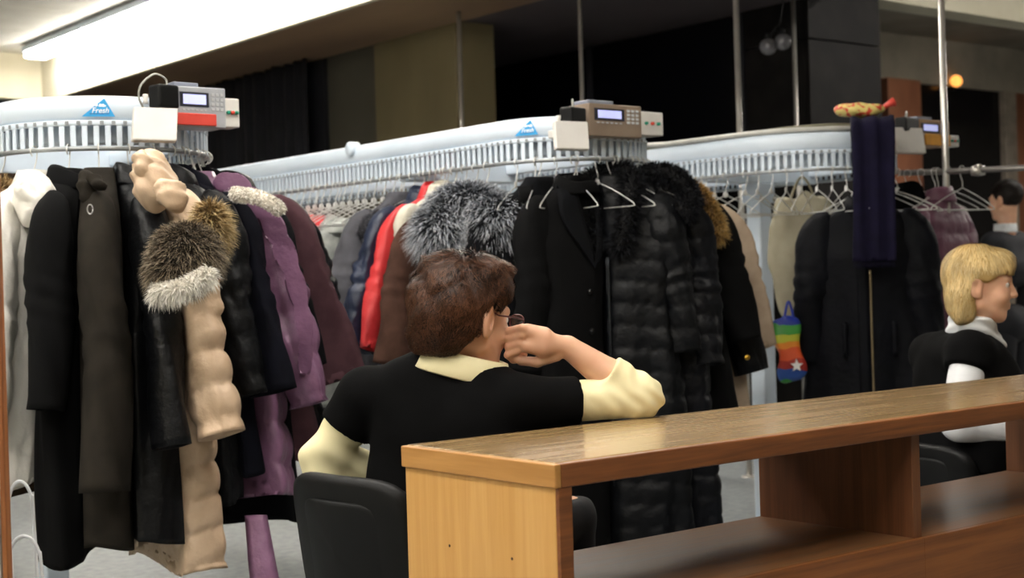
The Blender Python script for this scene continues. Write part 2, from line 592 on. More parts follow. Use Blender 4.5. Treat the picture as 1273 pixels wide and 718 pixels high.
# ------------------------------------------------------------------ fluorescent lamps
M_tube = emit('fluorescent_diffuser', '#fff8ee', LAMP_STRENGTH)
hv = mesh('housing', *box((-0.13, -0.74, 0), (0.13, 0.74, 0.06), 0.01), M_white, False)
dv = mesh('diffuser', *box((-0.115, -0.73, -0.055), (0.115, 0.73, 0.0), 0.03, 3), M_tube, True)
def ceiling_light(x, y, rz, label, group):
    t = thing('ceiling_light', label, 'lamp', (x, y, CEIL - 0.065), rz, group)
    link('housing', hv, t); link('diffuser', dv, t)
for k in range(6):
    ceiling_light(5.3, 13.35 - 1.5 * k, 0, 'long fluorescent ceiling light fixed along the cream beam', 'fluorescent lights in a row along the beam')
for x in (-2.2, 0.1, 2.4):
    for y in (0.9, 3.0, 5.1):
        ceiling_light(x, y, 0, 'fluorescent ceiling light over the cloakroom, above the picture', 'overhead fluorescent lights')

t = thing('ceiling_light', 'added ceiling light hidden behind the cream bulkhead to brighten the far hall', 'lamp', (13.2, 7.55, CEIL + 0.135), 0, 'added hall lights')  # unseen lamp added to brighten the wall and column past the bulkhead
link('housing', hv, t); link('diffuser', dv, t)
for x in (9.5, 12.5, 15.5):  # unseen lamps added out of view to brighten the right side
    for y in (2.5, 5.0):
        t = thing('ceiling_light', 'added fluorescent light beyond the right edge, brightening the hall', 'lamp', (x, y, CEIL + 0.135), 0, 'added hall lights')
        link('housing', hv, t); link('diffuser', dv, t)

# ------------------------------------------------------------------ counter
CX0, CX1, CY0, CY1, CT = 1.78, 5.25, 2.10, 2.62, 0.90
Wtop = wood('worn_oak_top', '#a68a62', '#84683f', 'X', 0.24, 0.7, 0.8, (0.2, 0.8))
Wedge = wood('brown_edge', '#8a5228', '#5d3216', 'X', 0.42, 0.15, 1.2)
Wend = wood('pale_pine', '#cfa05e', '#bd8a46', 'Z', 0.45, 0.2, 0.9, (0.25, 0.75))
Wband = wood('pine_band', '#bb894a', '#a27137', 'Y', 0.45, 0.2, 0.9)
Wdiv = wood('brown_board', '#74482a', '#583218', 'Z', 0.5, 0.05, 1.0)
Wshelf = wood('brown_shelf', '#7d5535', '#5d3d25', 'X', 0.38, 0.2, 1.0)
Wfront = wood('brown_front', '#93592c', '#6f3f1c', 'X', 0.42, 0.15, 1.0)
ct = thing('counter', 'long wooden cloakroom counter with open shelf and pale pine end panel', 'counter', (CX0, CY0, 0))
def cb(name, lo, hi, mt, bev=0.003, par=None):
    o_ = (CX0, CY0, 0)
    return obj(name, box(np.array(lo) - o_, np.array(hi) - o_, bev), mt, par or ct, False)
cb('worktop', (CX0 + 0.004, CY0 + 0.02, CT - 0.045), (CX1, CY1, CT), Wtop, 0.003)
cb('front_edge', (CX0 + 0.004, CY0, CT - 0.047), (CX1, CY0 + 0.02, CT - 0.001), Wedge, 0.003)
cb('end_band', (CX0 - 0.012, CY0 + 0.001, CT - 0.047), (CX0 + 0.004, CY1, CT - 0.001), Wband, 0.003)
cb('end_panel', (CX0 - 0.004, CY0 + 0.012, 0), (CX0 + 0.03, CY1 - 0.004, CT - 0.047), Wend, 0.002)
cb('end_panel_edge', (CX0 - 0.003, CY0 + 0.002, 0), (CX0 + 0.03, CY0 + 0.012, CT - 0.047), Wedge, 0.001)
for x in (2.905, 4.06, 5.2):
    cb('divider', (x, CY0 + 0.022, 0), (x + 0.032, CY1 - 0.01, CT - 0.047), Wdiv, 0.002)
xs = [CX0 + 0.03, 2.905, 4.06, 5.2]
for a, b in zip(xs[:-1], xs[1:]):
    off = 0.032 if a > 2 else 0.0
    cb('shelf', (a + off, CY0 + 0.02, 0.575), (b, CY1 - 0.01, 0.605), Wshelf, 0.002)
    cb('front_panel', (a + off * 0.5, CY0 + 0.004, 0.0), (b + 0.016, CY0 + 0.02, 0.605), Wfront, 0.001)
# nail heads and knots of the pine end
M_nail = mat('dark_knot', '#4a2c12', 0.7)
for yk, zk, r in ((2.27, 0.545, 0.004), (2.16, 0.66, 0.004), (2.25, 0.70, 0.003), (2.14, 0.50, 0.0035), (2.46, 0.70, 0.003)):
    obj('knot', xf(lathe([(0.0005, 0.001), (r, 0.0008), (r * 1.1, 0)], 10), (np.array([[0, 0, -1.0], [0, 1, 0], [1, 0, 0]]).T @ np.eye(3), (-0.0045, yk - CY0, zk))), M_nail, ct)
# crumpled paper on the shelf
pp = PY(705, 2.56, 668)
fn = lambda p: s_ell(p, (0, 0, 0.03), (0.05, 0.035, 0.045)) + wobble(p, 0.012, 60, 3)
tag(link('paper_bag', mesh('paper_bag', *surfnet(fn, (-0.08, -0.08, -0.04), (0.08, 0.08, 0.11), 0.006), mat('white_paper', '#d9e2dc', 0.7), False), None, (CX0 + 0.1, 2.53, 0.632)),
    'crumpled white paper bag on the counter shelf behind the pine end', 'bag')

# ------------------------------------------------------------------ conveyors
class Loop:
    def __init__(s, xc, yc, r, yend):
        s.xc, s.yc, s.r, s.ye = xc, yc, r, yend
        s.L = yend - yc
        s.tot = 2 * s.L + 2 * math.pi * r
    def at(s, q, off=0.0):
        q = q % s.tot
        a1, a2, a3 = s.L, s.L + math.pi * s.r, 2 * s.L + math.pi * s.r
        if q < a1:
            p, n = (s.xc - s.r, s.ye - q), (-1.0, 0.0)
        elif q < a2:
            a = math.pi + (q - a1) / s.r
            n = (math.cos(a), math.sin(a)); p = (s.xc + s.r * n[0], s.yc + s.r * n[1])
        elif q < a3:
            p, n = (s.xc + s.r, s.yc + q - a2), (1.0, 0.0)
        else:
            a = (q - a3) / s.r
            n = (math.cos(a), math.sin(a)); p = (s.xc + s.r * n[0], s.ye + s.r * n[1])
        return np.array([p[0] + n[0] * off, p[1] + n[1] * off]), np.array(n)
    def ang(s, deg):            # 180 left end of the front curve, 270 foremost, 360 right end
        return s.L + (deg - 180) / 180 * math.pi * s.r
    def left(s, y): return s.ye - y
    def right(s, y): return s.L + math.pi * s.r + (y - s.yc)
    def at_px(s, px, zz=1.84):  # nearest loop parameter seen at pixel column px
        best = None
        for q in np.linspace(0, s.L + math.pi * s.r, 1500):
            p, n = s.at(q)
            if n @ (-p) < 0: continue
            x, y, z = proj((p[0], p[1], zz))
            e = abs(x - px)
            if best is None or e < best[0]: best = (e, q)
        return best[1]

def sweep(loop, prof, n=260):
    rings = []
    qs = np.concatenate([np.linspace(0, loop.L, 12, endpoint=False),
                         np.linspace(loop.L, loop.L + math.pi * loop.r, 36, endpoint=False),
                         np.linspace(loop.L + math.pi * loop.r, 2 * loop.L + math.pi * loop.r, 12, endpoint=False),
                         np.linspace(2 * loop.L + math.pi * loop.r, loop.tot, 36, endpoint=False)])
    for q in qs:
        p, nn = loop.at(q)
        rings.append(np.array([(p[0] + nn[0] * a, p[1] + nn[1] * a, z) for a, z in prof]))
    rings.append(rings[0])
    v, f = loft(rings, False, False)
    return v - np.array([loop.xc, loop.yc, 0]), f

M_grey = mat('aluminium_channel', '#a9adb0', 0.4, metal=0.6, col2='#989c9f')
M_blue = mat('emblem_blue', '#2f9fdc', 0.45, col2='#2a97d4')
M_foam = mat('emblem_white', '#f2f4f5', 0.5, col2='#eef0f2')
M_navyline = mat('emblem_navy', '#2b3f8c', 0.5)

def text_mesh(body, size, shear=0.0, depth=0.0005):
    c = bpy.data.curves.new('lettering', 'FONT')
    c.body = body; c.size = size; c.shear = shear; c.extrude = depth; c.offset = size * 0.012
    c.align_x = 'CENTER'
    o = bpy.data.objects.new('lettering_tmp', c)
    COL.objects.link(o)
    dg = bpy.context.evaluated_depsgraph_get()
    me = bpy.data.meshes.new_from_object(o.evaluated_get(dg))
    bpy.data.objects.remove(o)
    bpy.data.curves.remove(c)
    me.materials.clear()
    return me

def place(o, origin, xa, za):
    """local x to xa, local y to za, local z out of the face"""
    xa = np.array(xa, float); za = np.array(za, float)
    na = np.cross(xa, za)
    mm = Matrix.Identity(4)
    for i in range(3):
        mm[i][0], mm[i][1], mm[i][2], mm[i][3] = xa[i], za[i], na[i], origin[i]
    o.matrix_local = mm

def conveyor(loop, label, posts, emblem_px=None, knob_px=None, pitch=0.036):
    t = thing('coat_conveyor', label, 'conveyor', (loop.xc, loop.yc, 0), group='motorised coat conveyors')
    def rr(a0, a1, z0, z1, b=0.008):
        return [(a0 + b, z0), (a1 - b, z0), (a1, z0 + b), (a1, z1 - b), (a1 - b, z1), (a0 + b, z1), (a0, z1 - b), (a0, z0 + b)][::-1]
    obj('rail_cover', sweep(loop, rr(-0.075, 0.0, 1.805, 1.885, 0.012)), M_white, t)
    obj('number_strip', sweep(loop, rr(-0.012, 0.004, 1.788, 1.806, 0.002)), M_white, t)
    obj('lower_rim', sweep(loop, rr(-0.016, 0.006, 1.708, 1.722, 0.003)), M_grey, t)
    obj('inner_channel', sweep(loop, rr(-0.11, -0.06, 1.735, 1.80, 0.006)), M_white, t)
    bm_ = mesh('slot_bar', *box((-0.003, -0.0085, 1.718), (0.002, 0.0085, 1.792)), M_white, False)
    nb = min(300, int(loop.tot / pitch))
    for i in range(nb):
        p, nn = loop.at(i / nb * loop.tot)
        link('slot_bar', bm_, t, (p[0] - loop.xc, p[1] - loop.yc, 0), math.atan2(nn[1], nn[0]))
    # small number squares above the slots, too small to pick apart
    nv = []
    for i in range(0, nb):
        p, nn = loop.at((i + 0.5) / nb * loop.tot)
        a = math.atan2(nn[1], nn[0])
        nv.append(xf(box((0.004, -0.006, 1.791), (0.0048, 0.006, 1.803)), (rotz(a), (p[0] - loop.xc, p[1] - loop.yc, 0))))
    o = obj('number_label', join(*nv), mat('label_grey', '#8d9399', 0.6), t, False); o['kind'] = 'stuff'
    for (dy, zt) in posts:
        po = obj('support_post', box((-0.045, dy - 0.045, 0.012), (0.045, dy + 0.045, 1.80), 0.008), M_white, t, False)
        obj('bracket', box((-loop.r + 0.05, dy - 0.05, 1.70), (loop.r - 0.05, dy + 0.05, 1.80), 0.006), M_white, po, False)
        obj('collar', box((-0.058, dy - 0.058, 1.60), (0.058, dy + 0.058, 1.70), 0.006), M_white, po, False)
        for sx in (-1, 1):
            obj('bolt', xf(lathe([(0.001, 0.012), (0.012, 0.010), (0.014, 0)], 12), (np.array([[1.0, 0, 0], [0, 0, -1], [0, 1, 0]]), (sx * 0.05, dy - 0.06, 1.62))), M_chrome, po)
        obj('foot_plate', box((-0.1, dy - 0.1, 0), (0.1, dy + 0.1, 0.012), 0.003), M_white, po, False)
    if emblem_px is not None:
        q = loop.at_px(emblem_px)
        p, nn = loop.at(q, 0.0045)
        tv = np.array([-nn[1], nn[0], 0.0])                         # to the right as seen from outside
        org = np.array([p[0] - loop.xc, p[1] - loop.yc, 1.816])
        s = 0.052
        e = obj('emblem', (np.array([(-s, 0, 0), (s, 0, 0), (s * 0.38, s * 1.12, 0), (-s, 0, 0.0012), (s, 0, 0.0012), (s * 0.38, s * 1.12, 0.0012)]),
                           [(2, 1, 0), (3, 4, 5), (0, 1, 4, 3), (1, 2, 5, 4), (2, 0, 3, 5)]), M_blue, t, False)
        e['label'] = 'blue triangle emblem with white lettering and foam'
        place(e, org, tv, (0, 0, 1))
        lt = text_mesh('Fresh', 0.024, 0.25); lt.materials.append(M_foam)
        l = link('lettering', lt, e); l.location = (0.006, 0.012, 0.0016)
        obj('underline', box((-0.027, 0.008, 0.0012), (0.034, 0.0098, 0.0018)), M_navyline, e, False)
        fv = []
        for k in range(26):
            fx = 0.012 + random.gauss(0, 0.009); fy = 0.033 + abs(random.gauss(0, 0.0035))
            fv.append(xf(lathe([(0.0001, 0.0022), (0.0022, 0.002), (0.0026, 0.0012)], 8), (np.eye(3), (fx, fy, 0))))
        obj('foam', join(*fv), M_foam, e, False)['kind'] = 'stuff'
    if knob_px is not None:
        q = loop.at_px(knob_px, 1.89)
        p, nn = loop.at(q, 0.0)
        org = np.array([p[0] - loop.xc, p[1] - loop.yc, 1.872])
        kb = obj('roller_cap', lathe([(0.001, 0.02), (0.026, 0.02), (0.032, 0.014), (0.032, -0.03), (0.001, -0.03)], 24), M_white, t)
        tv = np.array([-nn[1], nn[0], 0.0]); place(kb, org, tv, (0, 0, 1))
    return t

L1 = Loop(2.02, 4.78, 0.36, 7.4)
L2 = Loop(3.90, 4.52, 0.34, 8.4)
L3 = Loop(5.50, 4.60, 0.44, 6.5)
conveyor(L1, 'white coat conveyor on the left, carrying the beige and purple puffer coats', [(0.56, 0), (2.4, 0)], emblem_px=122)
conveyor(L2, 'white coat conveyor in the middle, behind the woman with brown hair', [(0.72, 0), (3.4, 0)], emblem_px=655, knob_px=437)
conveyor(L3, 'white coat conveyor on the right with cables lying along its top', [(0.29, 0), (1.7, 0)])

# ------------------------------------------------------------------ control units
M_lcd = emit('lit_display', '#b7bdf0', 0.55)
M_bezel = mat('display_bezel', '#2a2c3a', 0.35)
M_key = mat('keypad_key', '#c9ccd0', 0.5)
M_red = mat('red_strip', '#d2483c', 0.5, col2='#c63d33')
M_green = mat('green_button', '#1c8f74', 0.4)
M_redb = mat('red_button', '#d8432f', 0.4)
M_cable = mat('grey_cable', '#b8b8b2', 0.5)
M_cable2 = mat('olive_cable', '#7d7a66', 0.6, col2='#6b6856')

def control_unit(label, Yf, main, face, strip, strip_m, sw, rd, plug, depth, cable=True, group='control units on the conveyor ends'):
    """main, sw, rd, plug: pixel boxes (x0, y0, x1, y1) on the plane y = Yf"""
    def bx_(b, Y=Yf):
        a = PY(b[0], Y, b[3]); c = PY(b[2], Y, b[1])
        a2 = PY((b[0] + b[2]) / 2, Y, b[3])[2]; c2 = PY((b[0] + b[2]) / 2, Y, b[1])[2]
        return a[0], c[0], a2, c2
    x0, x1, z0, z1 = bx_(main)
    t = thing('control_unit', label, 'control unit', (x0, Yf, z0), group=group)
    O = np.array([x0, Yf, z0])
    w_, h_ = x1 - x0, z1 - z0
    cs = obj('case', box((0, 0, 0), (w_, depth, h_), 0.004), face, t, False)
    obj('bezel', box((0.10 * w_, -0.003, 0.50 * h_), (0.66 * w_, 0.001, 0.86 * h_), 0.001), M_bezel, cs, False)
    s_ = obj('screen', box((0.16 * w_, -0.0042, 0.56 * h_), (0.60 * w_, -0.002, 0.80 * h_)), M_lcd, cs, False)
    for i in range(3):
        for j in range(4):
            obj('key', box((0.71 * w_ + i * 0.085 * w_, -0.003, 0.42 * h_ + j * 0.12 * h_), (0.77 * w_ + i * 0.085 * w_, 0.0, 0.50 * h_ + j * 0.12 * h_), 0.001, 1), M_key, cs, False)
    for i in range(6):
        obj('key', box((0.14 * w_ + i * 0.085 * w_, -0.0025, 0.40 * h_), (0.19 * w_ + i * 0.085 * w_, 0.0, 0.44 * h_), 0.0008, 1), M_key, cs, False)
    obj('top_plate', box((0.02 * w_, 0.01, h_), (0.5 * w_, depth * 0.8, h_ + 0.014), 0.003), mat('grey_lid', '#8a90a0', 0.4), t, False)
    if strip:
        a0, a1, b0, b1 = bx_(strip)
        obj('colour_strip', box((a0 - x0, -0.008, b0 - z0), (a1 - x0, 0.001, b1 - z0), 0.003), strip_m, t, False)
    a0, a1, b0, b1 = bx_(sw)
    sb = obj('switch_box', box((a0 - x0 + 0.001, 0.004, b0 - z0), (a1 - x0, depth * 0.7, b1 - z0), 0.004), M_plast, t, False)
    for k, mm in enumerate((M_green, M_redb, M_green)):
        cx = a0 - x0 + (a1 - a0) * (0.24 + 0.26 * k)
        obj('push_button', xf(lathe([(0.001, 0.012), (0.006, 0.011), (0.0065, 0.0)], 12), (rotx(math.pi / 2), (cx, 0.004, (b0 + b1) / 2 - z0))), mm, sb)
    a0, a1, b0, b1 = bx_(rd, Yf - 0.03)
    hh = (b1 - b0)
    q = box((-(a1 - a0) * 0.44, -0.012, -hh / 2), ((a1 - a0) * 0.44, 0.012, hh / 2), 0.005)
    A = rotz(R_(-8)) @ rotx(R_(-18)) @ np.array([[1, 0, 0.16], [0, 1, 0], [0, 0, 1.0]])
    rdr = obj('card_reader', xf(q, (A, ((a0 + a1) / 2 - x0, -0.03, (b0 + b1) / 2 - z0))), M_plast, t, False)
    ctr = np.array([(a0 + a1) / 2 - x0, -0.046, (b0 + b1) / 2 - z0 - hh * 0.33])
    obj('indicator_light', xf(lathe([(0.0005, 0.003), (0.0025, 0.002), (0.003, 0)], 8), (rotx(math.pi / 2), ctr + (0.005, 0, 0))), emit('red_led', '#ff5040', 1.5), rdr)
    obj('reader_bracket', box(((a0 + a1) / 2 - x0 - 0.02, -0.03, (b0 + b1) / 2 - z0 + 0.0), ((a0 + a1) / 2 - x0 + 0.02, 0.08, (b0 + b1) / 2 - z0 + 0.03), 0.003), M_plast, rdr, False)
    a0, a1, b0, b1 = bx_(plug, Yf - 0.01)
    pa = obj('power_adapter', xf(box((-(a1 - a0) / 2, -0.03, -(b1 - b0) / 2), ((a1 - a0) / 2, 0.03, (b1 - b0) / 2), 0.008), (rotz(R_(12)), ((a0 + a1) / 2 - x0, 0.01, (b0 + b1) / 2 - z0))), M_black, t, False)
    top = np.array([(a0 + a1) / 2 - x0, 0.01, b1 - z0])
    if cable:
        pts = [top + (0.01, 0, -0.005), top + (0.008, 0, 0.02), top + (-0.03, 0.0, 0.034), top + (-0.075, 0.0, 0.0), top + (-0.082, 0.01, -0.04), top + (-0.06, 0.03, -0.07)]
    else:
        pts = [top + (0, 0, -0.005), top + (0.0, 0.0, 0.03), top + (0.03, 0.03, 0.012), top + (0.05, 0.05, -0.03)]
    obj('cable', tube(smooth_path(pts, 36), 0.0035, 8), M_cable, t)
    for k in range(2):
        pb = top + (-0.055 + 0.025 * k, 0.02, -0.05)
        obj('cable_clip', xf(lathe([(0.001, 0.02), (0.008, 0.02), (0.01, 0.014), (0.007, 0.0), (0.01, -0.01)], 10), (np.eye(3), pb)), M_plast, t)
    return t
control_unit('grey control box with red strip and blue display on the left conveyor', 4.35, (218, 108, 280, 158), mat('silver_face', '#b4b8bf', 0.4, metal=0.3, col2='#a8acb3'),
             (219, 141, 268, 156), M_red, (280, 122, 298, 158), (163, 133, 221, 178), (193, 105, 221, 134), 0.11)
control_unit('bronze faced control box with lit display on the middle conveyor', 4.12, (733, 130, 797, 170), mat('bronze_face', '#9a8878', 0.4, metal=0.3, col2='#8f7d6d'),
             None, None, (797, 139, 825, 168), (689, 150, 730, 188), (705, 133, 728, 153), 0.12, cable=False)
control_unit('small control box with yellow strip behind the draped scarf', 4.22, (1142, 149, 1180, 181), mat('tan_face', '#a08060', 0.4, metal=0.2, col2='#94765a'),
             (1150, 167, 1180, 181), mat('yellow_strip', '#d99a2e', 0.5), (1181, 168, 1193, 182), (1112, 158, 1146, 192), (1120, 146, 1144, 164), 0.12, cable=False)

# cables along the top of the right conveyor
for k, (lab, dz, dn, ph) in enumerate((('grey cable lying along the right conveyor, outer of three', 0.0, -0.010, 0.0), ('olive cable lying along the right conveyor, middle of three', 0.0, -0.038, 1.3), ('thin cable looped over the right conveyor, inner of three', -0.003, -0.062, 2.4))):
    pts = []
    for q in np.linspace(L3.left(5.9), L3.ang(262), 60):
        p, nn = L3.at(q, dn + 0.006 * math.sin(q * 5))
        pts.append((p[0], p[1], 1.899 + dz + 0.026 * max(0, math.sin(q * 2.2 + ph))))
    o = tag(obj('cable', tube(pts, 0.012 if k < 2 else 0.008, 8), M_cable if k == 0 else M_cable2), lab, 'cable', 'cables on the right conveyor')

# ------------------------------------------------------------------ hangers
RIMZ = 1.722
def hanger_mesh():
    a = np.linspace(-0.35 * math.pi, math.pi, 14)
    hook = [(0.017 * math.cos(t) - 0.0, 0, -0.012 + 0.017 * math.sin(t)) for t in a[::-1]]
    shaft = [(-0.017, 0, -0.012), (-0.010, 0, -0.045), (0, 0, -0.07), (0, 0, -0.10)]
    return tube(smooth_path(hook[::-1][:-1][::-1][::-1] + shaft, 34), 0.0022, 6)
HV = hanger_mesh()
sh = smooth_path([(0, 0, -0.10), (0.03, 0, -0.112), (0.10, 0, -0.14), (0.19, 0, -0.185), (0.205, 0, -0.197), (0.19, 0, -0.203), (0.0, 0, -0.203), (-0.19, 0, -0.203), (-0.205, 0, -0.197), (-0.19, 0, -0.185), (-0.10, 0, -0.14), (-0.03, 0, -0.112), (0, 0, -0.10)], 60)
BV = tube(sh, 0.0024, 6)
M_wire = mat('hanger_wire', '#d5d5d2', 0.35, metal=0.35, col2='#c4c4c0')
M_tagw = mat('number_tag', '#e4e4e2', 0.5)
ME_hook = mesh('hook', *HV, M_wire)
ME_body = mesh('shoulder_wire', *BV, M_wire)
ME_tag = mesh('number_tag', *xf(lathe([(0.001, 0.003), (0.014, 0.003), (0.014, 0), (0.001, 0)], 16), (rotx(math.pi / 2), (0, -0.003, -0.098))), M_tagw, False)
def hanger(p2, ang, label, group, z=RIMZ, numbered=True):
    t = thing('coat_hanger', label, 'hanger', (p2[0], p2[1], z + 0.002), ang, group)
    link('hook', ME_hook, t); link('shoulder_wire', ME_body, t)
    if numbered: link('number_tag', ME_tag, t)
    return t

# ------------------------------------------------------------------ coats
NECK = 1.65
def smoothstep_interp(x, xp, fp):
    x = np.asarray(x, float)
    i = np.clip(np.searchsorted(xp, x) - 1, 0, len(xp) - 2)
    xp, fp = np.asarray(xp, float), np.asarray(fp, float)
    t = np.clip((x - xp[i]) / (xp[i + 1] - xp[i]), 0, 1)
    t2 = 0.55 * t + 0.45 * t * t * (3 - 2 * t)
    return fp[i] + (fp[i + 1] - fp[i]) * t2

def w2l(root, pts):
    a = root.rotation_euler[2]
    return (np.asarray(pts, float) - np.array(root.location)) @ rotz(a)

class Coat:
    pass
COATS = []          # every hung garment with its hook point and hanging direction

def coat(name, label, loop, q, mt, L=1.05, w=0.225, d=0.085, flare=12, inflare=5, puff=0.0, puffa=0.010, hem=1.2, tw=0, sleeve=0.60,
         sr=(0.085, 0.062), lean=0.0, out=0.0, front=1, seed=0, cat='coat', fold=0.05, group=None, neck=NECK, cuff=None, collar='stand',
         sleevemt=None, spuff=None, hang=True, hz_=None, pos=None, ang=None, sbend=0.0, dhem=1.25, waist=0.95, wide=1.0, hooklabel=None):
    r = np.random.default_rng(seed + 100)
    if pos is None:
        p, nn = loop.at(q, 0.0)
        a = math.atan2(nn[1], nn[0]) + R_(tw)
    else:
        p, a = np.array(pos, float), ang
    if hang:
        hanger(p, a, hooklabel or ('wire hanger holding the ' + label.split(' with ')[0].split(' hanging')[0]), 'hangers under the coats', z=RIMZ if hz_ is None else hz_, numbered=False)
    if out:
        p = p + out * np.array([math.cos(a), math.sin(a)])
    t = thing(name, label, cat, (p[0], p[1], neck - L), a, group)
    S = np.array([0, 0.02, 0.05, 0.085, 0.125, 0.17, 0.28, 0.5, 0.8, max(L, 0.81)])
    U = np.array([0.055, 0.066, 0.095, 0.155, 0.195, 0.205, w, w * waist, w * (1 + hem) / 2, w * hem])
    Vv = np.array([0.045, 0.050, 0.056, 0.060, 0.066, 0.074, d, d * 1.02, d * (1 + dhem) / 2, d * dhem])
    ns = 72 if puff else 44
    th = np.arange(ns) / ns * 2 * math.pi
    rings = []
    if puff:
        nr = int(L / puff * 9)
    else:
        nr = int(L / 0.018)
    ss = np.linspace(0, L, nr)
    ph = r.uniform(0, 6.28, 8)
    def prof(s):
        return smoothstep_interp(s, S, U), smoothstep_interp(s, S, Vv)
    def ring(s, k):
        u_, v_ = prof(s)
        e = 2 / 2.5
        cx, sy = np.cos(th), np.sin(th)
        x = u_ * np.sign(cx) * np.abs(cx) ** e
        y = v_ * np.sign(sy) * np.abs(sy) ** e
        nl = np.hypot(cx, sy)
        o_ = np.zeros(ns)
        ramp = min(1.0, max(0, (s - 0.15) / 0.5))
        o_ += fold * ramp * v_ * 2.2 * (np.sin(5 * th + ph[0] + 1.2 * math.sin(s * 2.5 + ph[1])) + 0.6 * np.sin(9 * th + ph[2] + 1.5 * math.sin(s * 4 + ph[3])))
        if puff and s > 0.06:
            u1 = ((s + 0.012 * np.sin(2 * th + ph[4])) / puff) % 1.0
            o_ += puffa * (np.abs(np.sin(math.pi * u1)) ** 0.55 - 0.6)
            bn = math.floor(s / puff)
            o_ += 0.0055 * np.sin(th * 19 + ph[5] + 2.3 * bn + 1.3 * np.sin(th * 5 + bn)) * (1 - 0.8 * np.abs(np.sin(math.pi * u1)))
            o_ += puffa * 0.35 * np.sin(3 * th + 1.9 * bn + ph[3]) * np.abs(np.sin(math.pi * u1))
        o_ += 0.004 * np.sin(3 * th + s * 9 + ph[6])
        x = x + o_ * cx / nl; y = y + o_ * sy / nl
        z = L - s + (0.012 * np.sin(3 * th + ph[7]) * (s / L) ** 6)
        return np.stack([x + lean * max(0, s - 0.1), y, np.broadcast_to(z, (ns,))], 1)
    for k, s in enumerate(ss):
        rings.append(ring(s, k))
    last = rings[-1]
    c = last.mean(0)
    rings.append(c + (last - c) * 0.93 + (0, 0, 0.004))
    rings.append(c + (last - c) * 0.85 + (0, 0, 0.05))
    body = obj('body', loft(rings, True, True, flip=True), mt, t)
    COATS.append((t, p.copy(), a, name))
    C = Coat(); C.t, C.L, C.d, C.w, C.prof, C.front, C.lean = t, L, d, w, prof, front, lean
    def surf(u, s, off=0.0):
        u_, v_ = prof(s)
        k = min(0.999, abs(u) / u_)
        vv = v_ * (1 - k ** 2.5) ** (1 / 2.5)
        bump_ = puffa * 0.4 if puff else 0.0
        return np.array([u + lean * max(0, s - 0.1), front * (vv + off + bump_ + fold * v_), L - s])
    C.surf = surf
    # sleeves
    smt = sleevemt or mt
    bp = puff if spuff is None else spuff
    for sgn, fl in ((1, flare), (-1, inflare)):
        n_ = int(sleeve / bp * 8) if bp else 34
        pts, rad = [], []
        x, z = sgn * 0.145, -0.118
        y = 0.0
        sw = r.uniform(-0.10, 0.10); eb = r.uniform(0.0, 0.22)
        stp = sleeve / (n_ - 1)
        for i in range(n_):
            tt = i / (n_ - 1)
            pts.append((x + lean * max(0, -z - 0.1) * 1.0, y, L + z))
            an = (R_(fl + (60 - fl) * max(0, 1 - tt / 0.20) ** 1.4) - 0.10 * eb * max(0, tt - 0.5) * 4) * sgn
            x += math.sin(an) * stp; z -= math.cos(an) * stp
            y += stp * (front * sbend * (1 if tt > 0.45 else 0.2) + sw * (1 if tt < 0.5 else -0.6) + 0.05 * math.sin(tt * 9 + seed))
        pts = np.array(pts)
        T, N, B = frame_path(pts)
        rg = []
        na = 40 if bp else 24
        aa = np.arange(na) / na * 2 * math.pi
        pr = r.uniform(0, 6.28, 6)
        for i in range(n_):
            tt = i / (n_ - 1)
            ra = sr[0] + (sr[1] - sr[0]) * tt
            if tt < 0.22: ra *= 0.50 + 0.50 * (tt / 0.22) ** 0.6
            vdir = np.array([0, 1.0, 0]); T_ = T[i]
            udir = np.cross(vdir, T_); udir /= np.linalg.norm(udir)
            vd = np.cross(T_, udir)
            o_ = 0.09 * ra * np.sin(2 * aa + pr[0] + 5 * tt) + 0.07 * ra * np.sin(3 * aa + pr[4] + 11 * tt) * tt + 0.04 * ra * np.sin(5 * aa + pr[1] + 17 * tt)
            el = math.exp(-((tt - 0.5) / 0.14) ** 2)
            o_ = o_ + 0.07 * ra * el * np.sin(tt * 62 + 2.2 * np.sin(aa + pr[2]))
            if bp:
                u1 = (tt * sleeve / bp) % 1.0
                o_ = o_ + puffa * 1.05 * (abs(math.sin(math.pi * u1)) ** 0.55 - 0.5)
                bn = int(tt * sleeve / bp)
                o_ = o_ + 0.0045 * np.sin(aa * 11 + pr[3] + 2 * bn + 1.2 * np.sin(aa * 3 + bn)) * (1 - 0.8 * abs(math.sin(math.pi * u1))) + puffa * 0.3 * np.sin(2 * aa + 1.7 * bn + pr[5]) * abs(math.sin(math.pi * u1))
            rr_ = ra + o_
            rg.append(pts[i] + rr_[:, None] * (np.cos(aa)[:, None] * udir * 1.05 + np.sin(aa)[:, None] * vd * 0.8))
        c = rg[-1].mean(0)
        e1 = c + (rg[-1] - c) * 0.9; rg.append(e1)
        rg.append(c + (rg[-1] - c) * 0.85 + (pts[-3] - pts[-1]) / np.linalg.norm(pts[-3] - pts[-1]) * 0.03)
        so = obj('sleeve', loft(rg, True, True, flip=True), smt, t)
        if cuff is not None:
            i0 = n_ - 3
            rc = [pts[i0 + k] + (rg[i0 + k] - pts[i0 + k]) * 1.05 for k in range(3)]
            obj('cuff', loft(rc, True, True, flip=True), cuff, so)
        if sgn == 1: C.sleeve_pts, C.sleeve_obj = pts, so
